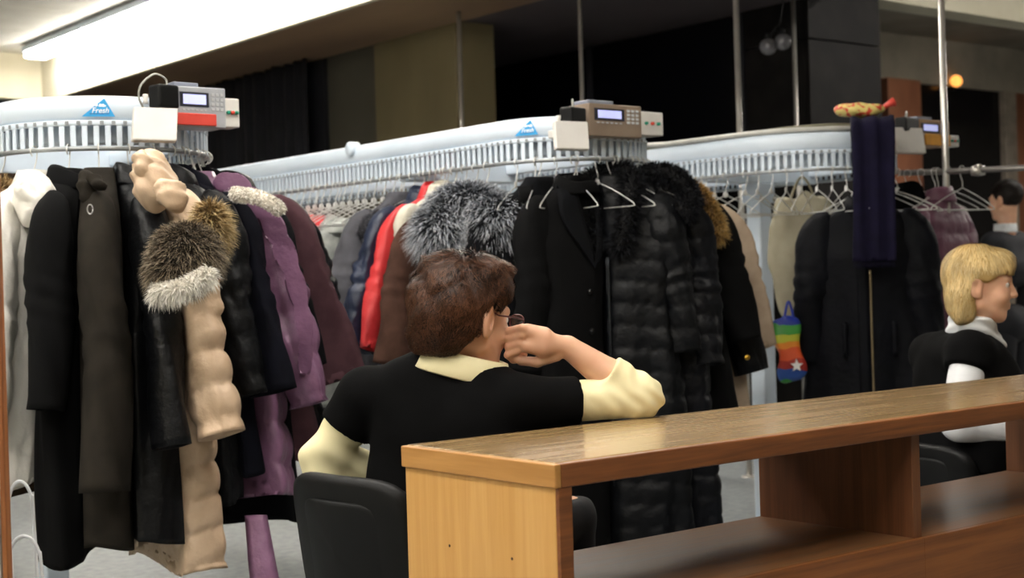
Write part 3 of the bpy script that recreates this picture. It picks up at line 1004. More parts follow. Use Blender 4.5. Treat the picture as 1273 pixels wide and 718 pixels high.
    # turned collar: rises from the neck and lies back on the shoulders
    if collar == 'stand':
        rg = []
        op = 0.5 - 0.5 * np.cos(th - front * math.pi / 2)          # 0 at the front opening, 1 at the nape
        for rr_, zz, dn in ((0.95, -0.03, 0), (1.0, 0.012, 0), (1.06, 0.022, 0), (1.22, 0.012, 0), (1.55, -0.032, 0.012), (1.50, -0.045, 0.012), (1.1, -0.02, 0)):
            hgt = zz * (0.55 + 0.45 * op) - 0.035 * (1 - op) - dn
            rg.append(np.stack([0.060 * rr_ * np.cos(th) * 1.12, 0.052 * rr_ * np.sin(th) + front * 0.02 * (1 - op), L - 0.004 + hgt + 0.004 * np.sin(3 * th + ph[0])], 1))
        obj('collar', loft(rg, True, True, flip=True), smt, t)
    return C

def patch(C, name, mt, u0, u1, s0, s1, off=0.006, ns=16, nu=6, thick=0.005, parent=None):
    """a strip of cloth laid on the front of the coat between u0(s) and u1(s)"""
    V = []
    ss = np.linspace(s0, s1, ns)
    for lay in (off, off - thick):
        for s in ss:
            a = u0(s) if callable(u0) else u0
            b = u1(s) if callable(u1) else u1
            for u in np.linspace(a, b, nu):
                V.append(C.surf(u, s, lay))
    F = grid_faces(ns, nu, False)
    k = ns * nu
    F += [tuple(i + k for i in f[::-1]) for f in grid_faces(ns, nu, False)]
    for i in range(ns - 1):
        F.append((i * nu, (i + 1) * nu, (i + 1) * nu + k, i * nu + k))
        F.append((i * nu + nu - 1, i * nu + nu - 1 + k, (i + 1) * nu + nu - 1 + k, (i + 1) * nu + nu - 1))
    for j in range(nu - 1):
        F.append((j, j + k, j + 1 + k, j + 1))
        e = (ns - 1) * nu
        F.append((e + j, e + j + 1, e + j + 1 + k, e + j + k))
    return obj(name, (np.array(V), F), mt, parent or C.t)

def buttons(C, mt, u, ss, r=0.011):
    for s in ss:
        p = C.surf(u, s, 0.012)
        obj('button', xf(lathe([(0.0005, 0.004), (r * 0.9, 0.004), (r, 0.0), (r, -0.004)], 12), (rotx(-C.front * math.pi / 2), p)), mt, C.t)

def lapels(C, mt, s1=0.42, wid=0.085):
    for sg in (1, -1):
        f0 = lambda s, sg=sg: sg * (0.05 - 0.05 * (s - 0.03) / (s1 - 0.03))
        f1 = lambda s, sg=sg: sg * (0.05 - 0.05 * (s - 0.03) / (s1 - 0.03) + wid * math.sin(math.pi * min(1, max(0.12, (s - 0.0) / s1)) ** 0.8))
        patch(C, 'lapel', mt, f0, f1, 0.035, s1, 0.012, 14, 6, 0.006)

def shawl(C, name, mt, rad=0.06, n=2600, length=0.055, drop=0.30, seed=3, spread=0.10, width=0.004, bend=(0, 0, -0.5), lift=0.0):
    f = C.front
    L = C.L
    dd = C.d
    pts = smooth_path([(spread * 0.6, f * (dd + 0.02), L - drop), (spread, f * (dd * 0.95), L - drop * 0.5), (spread * 0.98, f * 0.02, L - 0.035 + lift), (0.0, -f * 0.055, L + 0.02 + lift),
                       (-spread * 0.98, f * 0.02, L - 0.035 + lift), (-spread, f * dd * 0.95, L - drop * 0.5), (-spread * 0.6, f * (dd + 0.02), L - drop)], 30)
    rr_ = rad * (0.75 + 0.25 * np.sin(np.linspace(0, math.pi, 30)))
    core = tube(pts, rr_ * 0.8, 12)
    return furred(name, core, n, length, width, mt, C.t, bend=bend, seed=seed)

# garment materials
def cloth(n, c, c2=None, rough=0.9, bump=0.25, bs=350): return mat(n, c, rough, col2=c2, scale=14, bump=bump, bscale=bs, bdist=0.002, spec=0.12, sheen=0.0)
def nylon(n, c, c2=None, rough=0.42, spec=0.45): return mat(n, c, rough, col2=c2, scale=5, bump=0.75, bscale=24, bdist=0.009, spec=spec, distort=1.0)
def leather(n, c, c2=None, rough=0.4): return mat(n, c, rough, col2=c2, scale=9, bump=0.7, bscale=26, bdist=0.010, spec=0.22)
G_white = nylon('white_nylon', '#e6e3dc', '#dcd9d1', 0.5)
G_black = cloth('black_wool', '#0b0b0c', '#080809')
G_black2 = cloth('black_melton', '#0d0e12', '#0a0b0d')
G_char = cloth('charcoal_wool', '#2a2621', '#221f1b')
G_leather = leather('black_leather', '#101114', '#0b0c0e')
G_beige = nylon('beige_nylon', '#cab095', '#bda286', 0.5)
G_quilt = nylon('black_quilt', '#0a0c10', '#07080a', 0.5, 0.18)
G_navy = cloth('navy_wool', '#10111b', '#0c0d15')
G_mauve = nylon('mauve_nylon', '#86607e', '#76536f', 0.36)
G_burg = cloth('burgundy_wool', '#4d353b', '#412b31')
G_puffb = nylon('black_nylon', '#0c0e14', '#08090d', 0.47, 0.2)
G_red = nylon('red_nylon', '#d63b3c', '#c02f33', 0.5)
G_grey = cloth('grey_wool', '#56565c', '#48484d')
G_navyp = nylon('navy_nylon', '#1f2840', '#182035', 0.42)
G_suede = cloth('brown_suede', '#533b32', '#432f28', 0.95)
G_cream = cloth('cream_fleece', '#cfcbbd', '#bdb8a8')
G_tan = cloth('tan_wool', '#b3a08c', '#a4917e')
G_knit = cloth('grey_knit', '#b9bcb8', '#8d918e', bs=120)
G_brown = cloth('brown_tweed', '#4a3a2a', '#382b1f')
G_lj = mat('dark_leather', '#0b0c12', 0.6, col2='#07080c', scale=9, bump=0.6, bscale=26, bdist=0.008, spec=0.1)
G_pink = nylon('plum_nylon', '#6d4458', '#5c3849', 0.5)
F_tan = furmat('tan_fur', [(0, '#5e4a33'), (0.5, '#9a7d54'), (1, '#d8c094')])
F_rac = furmat('raccoon_fur', [(0, '#2a241e'), (0.45, '#4a4036'), (0.75, '#857663'), (1, '#c4b8a0')], varamt=0.75)
F_racp = furmat('pale_raccoon_fur', [(0, '#6b5638'), (0.5, '#9d835a'), (1, '#d6c090')], varamt=0.5)
F_whitef = furmat('white_fur', [(0, '#d8d2c6'), (1, '#f4f1ea')], varamt=0.15)
F_fox = furmat('silver_fox_fur', [(0, '#16181f'), (0.35, '#2a2d36'), (0.55, '#9ba1ac'), (1, '#eef0f4')], varamt=0.8)
F_black = furmat('black_fur', [(0, '#060608'), (1, '#15171d')], rough=0.7, varamt=0.5)
F_grey = furmat('grey_fur', [(0, '#2e2e33'), (1, '#6d6d74')], varamt=0.4)
F_gold = furmat('golden_fur', [(0, '#5b4223'), (0.5, '#a17d44'), (1, '#d2b27a')], varamt=0.5)
M_snap = mat('steel_snap', '#c6c4c4', 0.3, metal=1.0)
M_btn = mat('black_button', '#0e0e0f', 0.3)
M_brass = mat('brass_snap', '#c29a3a', 0.35, metal=0.9)

def hood(C, mt, cen, rad, seed=1, amp=0.012, tilt=0.0, world=True, name='hood', hole=None):
    """soft crumpled hood; cen is a world point, rad along view right, view depth and up"""
    c0 = w2l(C.t, cen)
    rt_ = rotz(-C.t.rotation_euler[2]) @ RT; fw_ = rotz(-C.t.rotation_euler[2]) @ FW
    A = np.stack([rt_, fw_, UPV], 1)
    ct_, st_ = math.cos(tilt), math.sin(tilt)
    A = A @ np.array([[ct_, 0, -st_], [0, 1, 0], [st_, 0, ct_]])
    def fn(p):
        d_ = s_ell(p, c0, rad, A) + wobble(p, amp, 34, seed)
        q_ = (p - c0.astype(np.float32)) @ A.astype(np.float32)
        d_ += 0.009 * np.abs(np.sin(q_[:, 0] * 26 + 17 * q_[:, 2] + seed + 2.5 * np.sin(q_[:, 2] * 24 + q_[:, 1] * 20))) - 0.005
        if hole is not None:
            d_ = smax(d_, -s_ell(p, c0 + A @ np.array(hole[0]), hole[1], A), 0.02)
        return d_
    m_ = max(rad) + 0.04
    return obj(name, surfnet(fn, c0 - m_, c0 + m_, 0.007), mt, C.t)

# ---- left conveyor
gl = 'coats on the left conveyor'
c = coat('fur_collar_coat', 'dark coat with tan fur collar at the left edge of the picture', L1, L1.ang(186), G_brown, L=1.05, flare=8, seed=1, group=gl, collar='none')
furred('fur_collar', xf(surfnet(lambda p: s_ell(p, (0, 0, 0), (0.075, 0.06, 0.095)), (-0.12,) * 3, (0.12,) * 3, 0.012), (np.eye(3), w2l(c.t, P(0, 262, 4.62)))), 2600, 0.05, 0.004, F_tan, c.t, seed=5)
c = coat('puffer_jacket', 'white hooded down jacket hanging on the left conveyor', L1, L1.ang(212), G_white, L=0.98, w=0.23, d=0.10, flare=9, puff=0.17, puffa=0.010, seed=2, group=gl, collar='none', sleeve=0.74, sr=(0.085, 0.075), fold=0.03)
hood(c, G_white, P(42, 250, 4.50), (0.055, 0.075, 0.085), 2, 0.022, -0.3)
hood(c, G_white, P(51, 278, 4.46), (0.026, 0.04, 0.062), 5, 0.014, -0.25, name='hood_edge')
c = coat('wool_coat', 'plain black wool coat between the white jacket and the charcoal coat', L1, L1.ang(231), G_black, L=1.22, w=0.22, d=0.085, flare=9, seed=3, group=gl, sleeve=0.66, sr=(0.085, 0.07))
c = coat('wool_coat', 'charcoal brown wool coat with turned collar and ring on its shoulder', L1, L1.ang(246), G_char, L=1.18, w=0.23, d=0.09, flare=10, seed=4, group=gl, sleeve=0.92, sr=(0.092, 0.085), front=1, collar='none', fold=0.03)
hood(c, G_char, P(110, 238, 4.44), (0.030, 0.045, 0.058), 31, 0.010, 0.25, name='collar')
hood(c, G_char, P(122, 228, 4.40), (0.018, 0.03, 0.03), 33, 0.006, 0.9, name='collar_tip')
rg = P(112, 260, 4.26)
ang_ = np.linspace(0, 2 * math.pi, 20)
obj('ring', tube([w2l(c.t, rg + RT * 0.008 * math.cos(a_) + UPV * 0.014 * math.sin(a_)) for a_ in ang_], 0.0022, 6), M_snap, c.t)
c = coat('leather_coat', 'long black leather coat with gloss, left of the beige down coat', L1, L1.ang(261), G_leather, L=1.17, w=0.235, d=0.095, flare=12, hem=1.3, seed=5, group=gl, sleeve=0.80, sr=(0.082, 0.07), fold=0.07)
# beige down coat with raccoon trim
c = coat('down_coat', 'beige down coat with crumpled hood and raccoon fur trim', L1, L1.ang(274), G_beige, L=1.28, w=0.23, d=0.105, flare=15, puff=0.105, puffa=0.019, seed=6, group=gl, collar='none', sleeve=0.78, sr=(0.088, 0.075), fold=0.03, tw=-4, out=0.02)
hood(c, G_beige, P(190, 222, 4.40), (0.062, 0.06, 0.098), 7, 0.022, 0.35)
hood(c, G_beige, P(212, 246, 4.32), (0.040, 0.05, 0.06), 17, 0.016, 0.6, name='hood_edge')
hood(c, G_beige, P(178, 208, 4.36), (0.032, 0.04, 0.05), 27, 0.012, 0.2, name='hood_edge')
core = surfnet(lambda p: smin(s_ell(p, w2l(c.t, P(232, 313, 4.22)), (0.085, 0.085, 0.075)), s_ell(p, w2l(c.t, P(218, 338, 4.18)), (0.06, 0.06, 0.045)), 0.05), w2l(c.t, P(232, 313, 4.22)) - 0.16, w2l(c.t, P(232, 313, 4.22)) + 0.16, 0.012)
furred('fur_trim', core, 9000, 0.05, 0.0026, F_rac, c.t, bend=(0, 0, -0.8), seed=8, jitter=0.45)
core = surfnet(lambda p: s_ell(p, w2l(c.t, P(262, 282, 4.28)), (0.04, 0.04, 0.07)), w2l(c.t, P(262, 282, 4.28)) - 0.12, w2l(c.t, P(262, 282, 4.28)) + 0.12, 0.012)
furred('pale_fur_edge', core, 2200, 0.05, 0.0035, F_racp, c.t, bend=(0, 0, -0.6), seed=9)
core = tube(smooth_path([w2l(c.t, P(192, 364, 4.13)), w2l(c.t, P(225, 358, 4.08)), w2l(c.t, P(262, 340, 4.12))], 14), 0.02, 10)
furred('white_fur_edge', core, 2000, 0.03, 0.003, F_whitef, c.t, bend=(0, 0, -0.9), seed=10)
c = coat('quilted_jacket', 'black quilted jacket partly hidden behind the beige sleeve', L1, L1.ang(286), G_quilt, L=1.08, w=0.22, d=0.075, flare=13, puff=0.12, puffa=0.009, seed=7, group=gl, sleeve=0.66)
c = coat('wool_coat', 'navy wool coat pressed between black quilt and purple down coat', L1, L1.ang(293), G_navy, L=1.0, w=0.22, d=0.075, flare=13, seed=8, group=gl, sleeve=0.66, sr=(0.085, 0.075), lean=0.02)
c = coat('down_coat', 'shiny mauve purple long down coat with loose belt', L1, L1.ang(306), G_mauve, L=1.09, w=0.24, d=0.105, flare=15, puff=0.14, puffa=0.02, seed=9, group=gl, sleeve=0.72, sr=(0.082, 0.066), lean=0.03, fold=0.03, front=-1, collar='none')
pts = smooth_path([w2l(c.t, P(230, 224, 4.62)), w2l(c.t, P(244, 219, 4.56)), w2l(c.t, P(268, 240, 4.52)), w2l(c.t, P(290, 274, 4.48)), w2l(c.t, P(308, 315, 4.46)), w2l(c.t, P(325, 365, 4.45)), w2l(c.t, P(336, 420, 4.45)), w2l(c.t, P(340, 470, 4.48))], 60)
obj('collar', tube(pts, np.interp(np.arange(60), [0, 30, 59], [0.026, 0.042, 0.024]) * (0.72 + 0.36 * np.abs(np.sin(np.arange(60) * 0.42)) ** 0.6), 14), G_mauve, c.t)
pts = [P(318, 640, 4.62), P(322, 670, 4.6), P(326, 700, 4.58), P(332, 740, 4.56)]
bl = []
for k, p_ in enumerate(smooth_path(pts, 14)):
    wv = 0.036 + 0.012 * k / 13
    q0, q1 = w2l(c.t, p_ - RT * wv), w2l(c.t, p_ + RT * wv)
    md = w2l(c.t, p_ - FW * 0.012)
    dd_ = w2l(c.t, p_ + FW * 0.008)
    bl.append(np.array([q0, (q0 + md) / 2, md, (q1 + md) / 2, q1, dd_]))
obj('belt', loft(bl), G_mauve, c.t)
c = coat('wool_coat', 'black wool coat behind the purple down coat', L1, L1.ang(322), G_black2, L=1.2, w=0.225, d=0.07, flare=13, seed=10, group=gl, lean=0.02)
c = coat('wool_coat', 'burgundy brown coat with white fleece inside its collar', L1, L1.ang(333), G_burg, L=1.0, w=0.235, d=0.085, flare=17, seed=11, group=gl, lean=0.03, out=0.05, sleeve=0.66, sr=(0.09, 0.085), front=-1, tw=-8, collar='none')
core = tube(smooth_path([w2l(c.t, P(290, 240, 4.66)), w2l(c.t, P(318, 244, 4.62)), w2l(c.t, P(340, 254, 4.60)), w2l(c.t, P(348, 262, 4.62))], 14), 0.021, 10)
furred('fleece_collar', core, 1500, 0.010, 0.005, F_whitef, c.t, seed=12)
c = coat('puffer_jacket', 'black puffer jacket hanging right of the burgundy coat', L1, L1.ang(345), G_puffb, L=0.95, w=0.235, d=0.09, flare=17, puff=0.10, puffa=0.012, seed=12, group=gl, lean=0.04, out=0.08, sleeve=0.62, tw=-10)

# ---- middle conveyor
gm = 'coats on the middle conveyor'
c = coat('tweed_coat', 'brown tweed coat far along the middle conveyor', L2, L2.left(6.45), G_brown, L=1.0, seed=20, group=gm, flare=10)
c = coat('red_jacket', 'plain red jacket seen between hangers far along the middle conveyor', L2, L2.left(5.92), G_red, L=0.8, seed=21, group=gm, flare=20, neck=1.58, fold=0.05)
c = coat('knit_cardigan', 'pale grey knitted cardigan beside the far red jacket', L2, L2.left(5.72), G_knit, L=0.85, seed=22, group=gm, flare=16, neck=1.56)
c = coat('grey_coat', 'grey wool coat with grey fur hood on the middle conveyor', L2, L2.left(5.22), G_grey, L=1.05, seed=23, group=gm, flare=20, d=0.10, collar='none', sr=(0.095, 0.075))
core = tube(smooth_path([w2l(c.t, P(452, 296, 6.1)), w2l(c.t, P(466, 277, 6.1)), w2l(c.t, P(488, 268, 6.15)), w2l(c.t, P(505, 260, 6.3))], 12), 0.038, 12)
furred('fur_hood_edge', core, 2200, 0.024, 0.004, F_grey, c.t, seed=13, bend=(0, 0, -0.3))
c = coat('puffer_jacket', 'navy blue puffer jacket with stitched bands next to the red jacket', L2, L2.left(5.02), G_navyp, L=0.95, seed=24, group=gm, flare=21, puff=0.115, puffa=0.012, sr=(0.09, 0.078), d=0.09)
c = coat('red_jacket', 'bright red jacket squeezed beside the brown suede coat', L2, L2.left(4.93), G_red, L=0.98, seed=25, group=gm, flare=15, d=0.06, w=0.22, neck=1.66, sr=(0.085, 0.07))
c = coat('fleece_coat', 'white fleece lined coat behind the silver fox fur collar', L2, L2.left(4.88), G_cream, L=0.85, seed=26, group=gm, flare=3, d=0.05, neck=1.66, w=0.19, sleeve=0.3)
c = coat('suede_coat', 'brown suede coat with large silver fox fur collar', L2, L2.left(4.82), G_suede, L=1.05, seed=27, group=gm, flare=15, d=0.09, w=0.24, sr=(0.09, 0.08), collar='none', neck=1.60)
k0 = P(580, 268, 5.62)
kk = w2l(c.t, k0)
rt_ = rotz(-c.t.rotation_euler[2]) @ RT; fw_ = rotz(-c.t.rotation_euler[2]) @ FW
AA = np.stack([rt_, fw_, UPV], 1)
core = surfnet(lambda p: smin(smin(s_ell(p, kk + AA @ np.array([-0.10, 0.02, -0.05]), (0.10, 0.10, 0.085), AA), s_ell(p, kk + AA @ np.array([0.12, 0.0, -0.03]), (0.11, 0.10, 0.095), AA), 0.06), s_ell(p, kk + AA @ np.array([0.0, 0.06, 0.05]), (0.13, 0.09, 0.07), AA), 0.06),
               kk - 0.34, kk + 0.34, 0.016)
furred('fox_fur_collar', core, 9000, 0.07, 0.0042, F_fox, c.t, bend=(0, 0, -0.9), seed=14, jitter=0.3)
c = coat('wool_coat', 'black wool coat with dark lapels behind the forearm', L2, L2.ang(212), G_black2, L=1.44, seed=28, group=gm, flare=7, d=0.09, w=0.24, tw=-46, collar='none', sleeve=0.66)
lapels(c, G_black, 0.40, 0.09)
buttons(c, M_btn, 0.02, (0.48, 0.62, 0.76))
c = coat('wool_coat', 'black wool coat with wide turned collar on the middle conveyor', L2, L2.ang(236), G_black, L=1.46, seed=29, group=gm, flare=7, d=0.095, w=0.245, tw=-58, collar='stand', sleeve=0.66)
lapels(c, G_black2, 0.36, 0.10)
buttons(c, M_btn, 0.03, (0.45, 0.6, 0.75))
c = coat('quilted_coat', 'black quilted coat with long dark fur collar and front zip', L2, L2.ang(262), G_quilt, L=1.45, seed=30, group=gm, flare=7, d=0.09, w=0.235, tw=42, puff=0.085, puffa=0.008, collar='none', front=-1)
shawl(c, 'fur_collar', F_black, 0.05, 4200, 0.045, 0.30, 31, 0.085)
patch(c, 'zip', mat('zip_teeth', '#3a3d42', 0.35, metal=0.8), -0.008, 0.008, 0.32, 1.2, 0.010, 30, 3)
c = coat('puffer_coat', 'long black puffer coat with empty sleeve hanging at the front', L2, L2.ang(286), G_puffb, L=1.46, seed=32, group=gm, flare=6, d=0.095, w=0.24, tw=24, puff=0.078, puffa=0.010, collar='stand', sleeve=0.66, sbend=0.1, front=-1, sr=(0.088, 0.066))
obj('snap', xf(lathe([(0.0005, 0.004), (0.007, 0.003), (0.008, 0)], 12), (rotx(math.pi / 2), c.surf(0.10, 0.14, 0.02))), M_snap, c.t)
c = coat('wool_coat', 'long black wool coat with round black fur collar', L2, L2.ang(312), G_black, L=1.02, seed=33, group=gm, flare=13, d=0.09, w=0.235, out=0.05, lean=0.03, collar='none', tw=8, neck=1.66)
core = tube(smooth_path([w2l(c.t, P(790, 222, 5.75)), w2l(c.t, P(815, 214, 5.7)), w2l(c.t, P(842, 222, 5.68)), w2l(c.t, P(858, 246, 5.66)), w2l(c.t, P(848, 268, 5.6))], 22), np.linspace(0.03, 0.042, 22), 12)
furred('fur_collar', core, 3600, 0.028, 0.004, F_black, c.t, seed=34)
c = coat('parka', 'black parka with golden fur hood edge and brass snap', L2, L2.ang(334), G_puffb, L=1.05, seed=35, group=gm, flare=15, d=0.09, w=0.235, out=0.06, lean=0.0, collar='none', tw=-10, neck=1.60, puff=0.30, puffa=0.006, sleeve=0.7)
core = tube(smooth_path([w2l(c.t, P(858, 232, 5.85)), w2l(c.t, P(876, 248, 5.8)), w2l(c.t, P(888, 272, 5.78)), w2l(c.t, P(894, 296, 5.78))], 16), 0.024, 10)
furred('fur_hood_edge', core, 2400, 0.036, 0.0035, F_gold, c.t, seed=36)
obj('snap', xf(lathe([(0.0005, 0.004), (0.010, 0.003), (0.011, 0)], 12), (rotx(math.pi / 2), w2l(c.t, P(929, 444, 5.62)))), M_brass, c.t)
c = coat('wool_coat', 'light tan wool coat hanging at the right of the middle conveyor', L2, L2.ang(352), G_tan, L=1.12, seed=37, group=gm, flare=15, d=0.08, w=0.25, out=0.19, lean=0.0, tw=-30, neck=1.63, sleeve=0.62)

# ---- right conveyor
gr_ = 'garments on the right conveyor'
q_ = L3.ang(222)
pb, nb_ = L3.at(q_)
# leather jacket with a long scarf laid over it
pj, _n = L3.at(L3.ang(262))
aj = math.atan2(-0.77, 0.63)
c = coat('leather_jacket', 'dark leather jacket with open zip hung facing the room under a scarf', L3, L3.ang(262), G_lj, L=0.98, seed=40, group=gr_, flare=6, inflare=8, d=0.10, w=0.26, tw=math.degrees(aj) - math.degrees(math.atan2(_n[1], _n[0])), front=-1, collar='stand', neck=1.60, sleeve=0.68, sr=(0.095, 0.075), hem=1.1, out=-0.02)
patch(c, 'zip', mat('brass_teeth', '#8a7d62', 0.35, metal=0.8), 0.005, 0.015, 0.35, 0.95, 0.012, 26, 3)
patch(c, 'placket', G_lj, -0.05, 0.0, 0.2, 0.96, 0.012, 26, 4)
patch(c, 'pocket_welt', G_lj, 0.10, 0.12, 0.58, 0.74, 0.012, 8, 3)
patch(c, 'pocket_welt', G_lj, -0.12, -0.10, 0.58, 0.74, 0.012, 8, 3)
c = coat('wool_coat', 'black coat on the right conveyor between leather jacket and pole', L3, L3.ang(310), G_black, L=1.0, seed=41, group=gr_, flare=12, d=0.08, tw=10, out=0.04)
# scarf: a folded strip hanging over the rail
sc = thing('scarf', 'long dark purple scarf draped over the right conveyor and jacket', 'scarf', tuple(P(1086, 325, 6.40) * (1, 1, 0) + (0, 0, P(1086, 325, 6.4)[2])))
loc = np.array(sc.location)
pts = [P(1087, 324, 6.40), P(1087, 280, 6.40), P(1086, 230, 6.40), P(1086, 190, 6.40), P(1085, 160, 6.40), P(1084, 149, 6.44), P(1084, 148, 6.50), P(1084, 153, 6.56), P(1084, 175, 6.60), P(1085, 220, 6.60)]
pts = smooth_path(pts, 60)
rg = []
for k, p_ in enumerate(pts):
    T0 = pts[min(k + 1, 59)] - pts[max(k - 1, 0)]; T0 /= np.linalg.norm(T0)
    nn = np.cross(RT, T0)
    uu = np.linspace(-1, 1, 14)
    wv = 0.094 * (1 - 0.04 * math.sin(k * 0.12))
    wav = 0.006 * np.sin(uu * 7 + k * 0.05) + 0.003 * np.sin(uu * 15)
    top_ = np.array([p_ + RT * wv * a_ + nn * (0.010 + b_) for a_, b_ in zip(uu, wav)])
    bot_ = np.array([p_ + RT * wv * a_ + nn * (-0.006 + b_) for a_, b_ in zip(uu[::-1], wav[::-1])])
    rg.append(np.vstack([top_, bot_]) - loc)
obj('cloth', loft(rg), cloth('purple_scarf', '#17142a', '#110f21'), sc)
fr = []
for k in range(30):
    b0 = pts[0] + RT * (-0.09 + 0.18 * k / 29) - loc
    fr.append(tube([b0, b0 + (0.002 * random.uniform(-1, 1), 0, -0.015), b0 + (0.006 * random.uniform(-1, 1), 0, -0.03)], 0.0016, 5))
obj('fringe', join(*fr), MATS['purple_scarf'], sc)['kind'] = 'stuff'

# beige cloth bag and rainbow bag
def soft_bag(name, label, px0, py0, px1, py1, z, mt, seed, thick=0.05):
    cen = P((px0 + px1) / 2, (py0 + py1) / 2, z)
    hw = (px1 - px0) / 2 * z / FPX; hh = (py1 - py0) / 2 * z / FPX
    t = thing(name, label, 'bag', (cen[0], cen[1], cen[2] - hh))
    A = np.stack([RT, FW, UPV], 1).astype(np.float32)
    def fn(p):
        q = (p - np.array([0, 0, hh], np.float32)) @ A
        q = np.abs(q) / np.array([hw, thick, hh], np.float32)
        dd_ = ((q ** 4).sum(1) ** 0.25 - 1) * min(hw, hh) * 0.6
        dd_ = np.maximum(dd_, (q[:, 1] - 1) * thick)
        return dd_ + wobble(p, 0.012, 22, seed)
    R = max(hw, hh) + 0.06
    obj('sack', surfnet(fn, (-R, -R, -0.05), (R, R, 2 * hh + 0.05), 0.010), mt, t)
    tp = np.array([0, 0, 2 * hh])
    obj('strap', tube(smooth_path([tp - RT * hw * 0.4 - UPV * 0.02, tp - RT * hw * 0.2 + UPV * 0.06, tp + UPV * 0.10, tp + RT * hw * 0.2 + UPV * 0.06, tp + RT * hw * 0.4 - UPV * 0.02], 24), 0.006, 8), mt, t)
    return t
soft_bag('cloth_bag', 'pale beige cloth bag hanging under the right conveyor', 958, 246, 1042, 400, 6.85, mat('beige_canvas', '#a39d88', 0.9, col2='#8f8975', scale=6, bump=0.3, bscale=40, bdist=0.006), 4)
mt, nt, b = nodes_of('rainbow_print')
tc = nt.nodes.new('ShaderNodeTexCoord'); sp = nt.nodes.new('ShaderNodeSeparateXYZ'); rp = nt.nodes.new('ShaderNodeValToRGB')
nz = nt.nodes.new('ShaderNodeTexNoise'); nz.inputs['Scale'].default_value = 9
mm_ = nt.nodes.new('ShaderNodeMath'); mm_.operation = 'MULTIPLY_ADD'; mm_.inputs[1].default_value = 0.06
nt.links.new(tc.outputs['Object'], sp.inputs[0]); nt.links.new(tc.outputs['Object'], nz.inputs['Vector'])
nt.links.new(nz.outputs['Fac'], mm_.inputs[0]); nt.links.new(sp.outputs[2], mm_.inputs[2])
mr = nt.nodes.new('ShaderNodeMapRange'); mr.inputs['From Max'].default_value = 0.32
nt.links.new(mm_.outputs[0], mr.inputs['Value']); nt.links.new(mr.outputs[0], rp.inputs[0])
rp.color_ramp.interpolation = 'CONSTANT'
els = rp.color_ramp.elements
els[0].position, els[0].color = 0.0, (*lin('#3a8f3a'), 1)
els[1].position, els[1].color = 0.92, (*lin('#1c2f8a'), 1)
for p_, c_ in ((0.12, '#274f9c'), (0.27, '#9c2a22'), (0.40, '#d2542a'), (0.55, '#e08a2e'), (0.66, '#b5b83a'), (0.77, '#3f8f3c')):
    e = els.new(p_); e.color = (*lin(c_), 1)
nt.links.new(rp.outputs[0], b.inputs['Base Color']); b.inputs['Roughness'].default_value = 0.45
sb_ = soft_bag('rainbow_bag', 'rainbow striped bag with white star under the beige cloth bag', 963, 402, 1001, 474, 6.62, mt, 6, 0.04)
sv = []
for k in range(10):
    a_ = math.pi / 2 + k * math.pi / 5
    r_s = 0.030 if k % 2 == 0 else 0.013
    sv.append(RT * (0.02 + r_s * math.cos(a_)) + UPV * (0.075 + r_s * math.sin(a_)))
sv = np.array(sv)
V = np.vstack([sv - FW * 0.052, sv - FW * 0.03])
obj('star', (V, [tuple(range(10))[::-1], tuple(range(10, 20))] + [(i, (i + 1) % 10, (i + 1) % 10 + 10, i + 10) for i in range(10)]), M_foam, sb_, False)
# bright package on top of the right conveyor
M_pk = mat('yellow_print', '#d8c77a', 0.5, col2='#c9402f', scale=38, contrast=(0.42, 0.5), detail=1)
pk = P(1072, 146, 6.55)
fn = lambda p: s_ell(p, (0, 0, 0.028), (0.12, 0.05, 0.034)) + wobble(p, 0.01, 40, 9)
t = thing('snack_packet', 'crumpled yellow and red packet on top of the right conveyor', 'packet', (pk[0], pk[1], 1.948))
obj('wrapper', xf(surfnet(fn, (-0.15, -0.09, -0.03), (0.15, 0.09, 0.09), 0.008), (rotz(-YAW), (0, 0, 0))), M_pk, t)
obj('twisted_end', tube([(0.075, -0.06, 0.035), (0.095, -0.075, 0.05), (0.115, -0.09, 0.06)], [0.01, 0.014, 0.022], 10), M_red, t)

# garment bar on the right, with a plum jacket
bz = P(1173, 213, 6.95)[2]
b0 = PR + (0, 0, bz - PR[2]); b1 = P(1330, 206, 6.4)
gb = thing('garment_bar', 'grey garment bar running right from the chrome pole', 'rail', (PR[0], PR[1], bz))
b2 = P(1120, 215, 7.15)
obj('tube', tube([b2 - b0, np.zeros(3), b1 - b0], 0.014, 12), mat('dull_steel', '#7e7a76', 0.4, metal=0.5), gb)
pc = P(1216, 212, 6.8) - b0
obj('clamp', join(xf(lathe([(0.001, 0.03), (0.022, 0.03), (0.026, 0.0), (0.022, -0.03), (0.001, -0.03)], 14), (np.stack([UPV, FW, RT], 1), pc)), xf(lathe([(0.001, 0.03), (0.01, 0.03), (0.01, -0.03)], 10), (np.stack([RT, UPV, -FW], 1), pc + (0, 0, 0.02)))), M_chrome, gb)
dirb = (b1 - b0); dirb /= np.linalg.norm(dirb)
pos = P(1166, 214, 6.99)
c = coat('plum_jacket', 'dusty plum jacket hung from the bar by the chrome pole', None, 0, G_pink, L=0.75, seed=45, pos=pos[:2], ang=math.atan2(RT[1], RT[0]) + 0.75, flare=10, puff=0.11, puffa=0.008, neck=bz - 0.085, hang=True, hz_=bz + 0.014, d=0.08)
for k in range(5):
    pp = P(1128 + 17 * k, 215, 7.08 - 0.045 * k)
    hanger(pp[:2], math.atan2(RT[1], RT[0]) + 0.25 * (k - 2), 'empty wire hanger on the grey garment bar', 'hangers on the garment bar', z=bz + 0.014, numbered=False)

